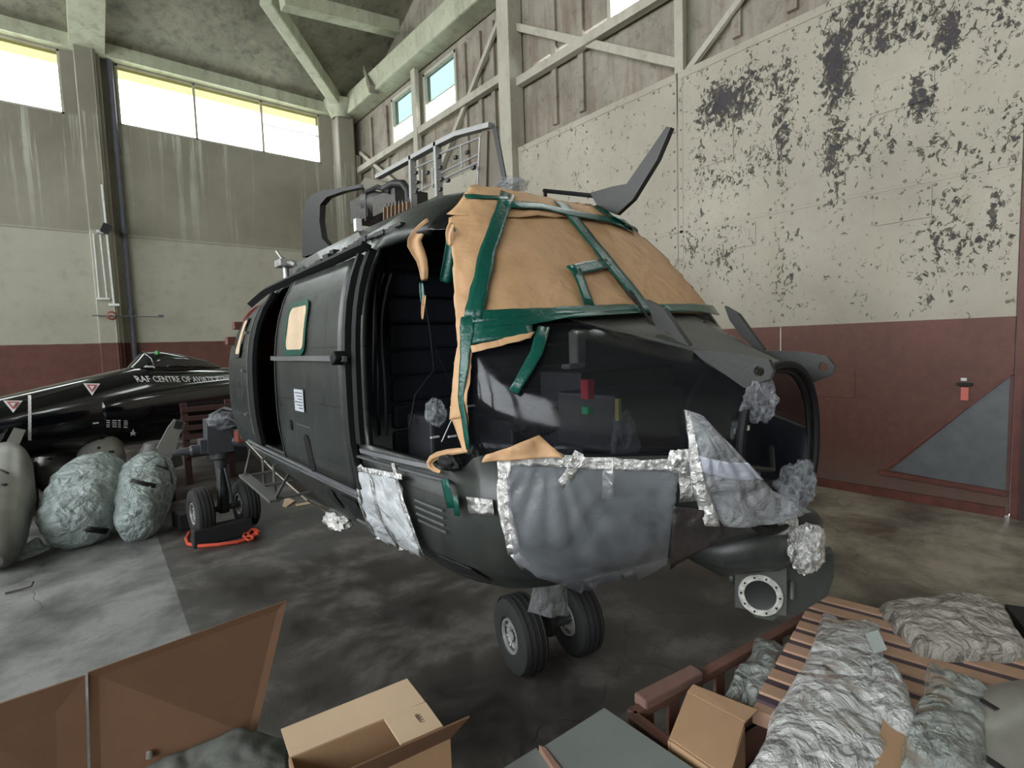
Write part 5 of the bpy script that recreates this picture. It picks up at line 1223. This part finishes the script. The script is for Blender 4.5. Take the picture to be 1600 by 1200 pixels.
SHT = film('bright_crumpled_sheeting', (.8, .82, .8), .5, .1, 1., 7, .6, .07); SHT2 = film('thick_milky_sheeting', (.5, .475, .42), .7, .14, 1., 6, .6, .07); SHT3 = film('greenish_clear_film', (.42, .46, .42), .42, .08, 1., 7, .6, .08)
tag(heap('plastic_sheet', [(1285, 962), (1378, 970), (1400, 1225), (1150, 1225)], .45, .04, SHT, .02, 6, 2, 90, 90, .03, 14, .5), 'bright crumpled clear plastic sheet spread over the striped pallet', 'plastic sheet')
tag(heap('plastic_sheet', [(1352, 962), (1560, 938), (1640, 1062), (1425, 1050)], .36, .13, SHT2, .030, 6, 5, 70, 60, .16, 5, .3), 'thick milky plastic sheet wrapped over a lump behind the pallet', 'plastic sheet')
tag(heap('plastic_sheet', [(1452, 1030), (1560, 1085), (1530, 1240), (1400, 1200)], .50, .05, SHT3, .04, 5, 8, 60, 50, .05), 'cloudy plastic sheet folded over the grey metal fairing', 'plastic sheet')
tag(heap('plastic_sheet', [(1185, 1000), (1250, 1010), (1215, 1095), (1125, 1095)], .34, .04, SHT3, .04, 7, 11, 30, 30, .05), 'small greenish clear film stuffed in the slatted crate', 'plastic sheet')
tag(heap('plastic_sheet', [(1355, 985), (1420, 1090), (1460, 1215), (1350, 1120)], .44, .05, SHT, .04, 6, 14, 40, 40, .05), 'narrow twisted plastic tail running down from the bright crumpled sheet', 'plastic sheet')
tag(slab('paper_square', [f(1352, 990, .56), f(1372, 984, .56), f(1386, 1014, .56), f(1366, 1020, .56)], .003, simple('bluish_paper', (.5, .56, .55)), up=UPV), 'small square of pale bluish paper on the crumpled plastic', 'paper')
fr_ = thing('metal_fairing', 'curved grey metal fairing with black slots at the lower picture corner', 'fairing', f(1520, 1150))
_, rf_ = body('shell', f(1462, 1200, .42), f(1690, 1105, .46), [(0, .03), (.08, .08), (.25, .115), (.6, .13), (1, .1)], GPOD, fr_, 1.2)
RF = bvh_of(rf_)
for a, b_ in (((1500, 1075), (1558, 1110)), ((1532, 1180), (1570, 1205))): ribbon('slot', [a, b_], .02, SLOT, fr_, .004, bvh=RF, aim=(1540, 1140))
MB().box(f(1600, 1150, .17), (.3, .2, .34)).build('support', CARDD, fr_)
cs2 = thing('carton_stack', 'tan cartons under the plastic beside the metal fairing', 'carton', f(1400, 1170))
slab('carton_lid', [f(1380, 1120, .47), f(1430, 1150, .47), f(1480, 1230, .47), f(1360, 1230, .47)], .01, CARD, cs2, UPV)
boxwalls('carton', [f(1380, 1120, .46), f(1430, 1150, .46), f(1480, 1230, .46), f(1360, 1230, .46)], .425, CARD, cs2)
0 and slab('strip_board', [f(1378, 1000, .42), f(1460, 1050, .42), f(1440, 1075, .42), f(1372, 1030, .42)], .02, PAL, cs2, UPV); 0 and slab('dark_strip', [f(1382, 1035, .43), f(1432, 1062, .43), f(1428, 1070, .43), f(1380, 1043, .43)], .02, SLOT, cs2, UPV)
lg = MB().bar(f(1592, 975, .25), f(1660, 1060, .25), .12, .2); tag(lg.build('black_beam', DARK, None), 'dark beam lying at the picture edge behind the milky plastic lump', 'beam')
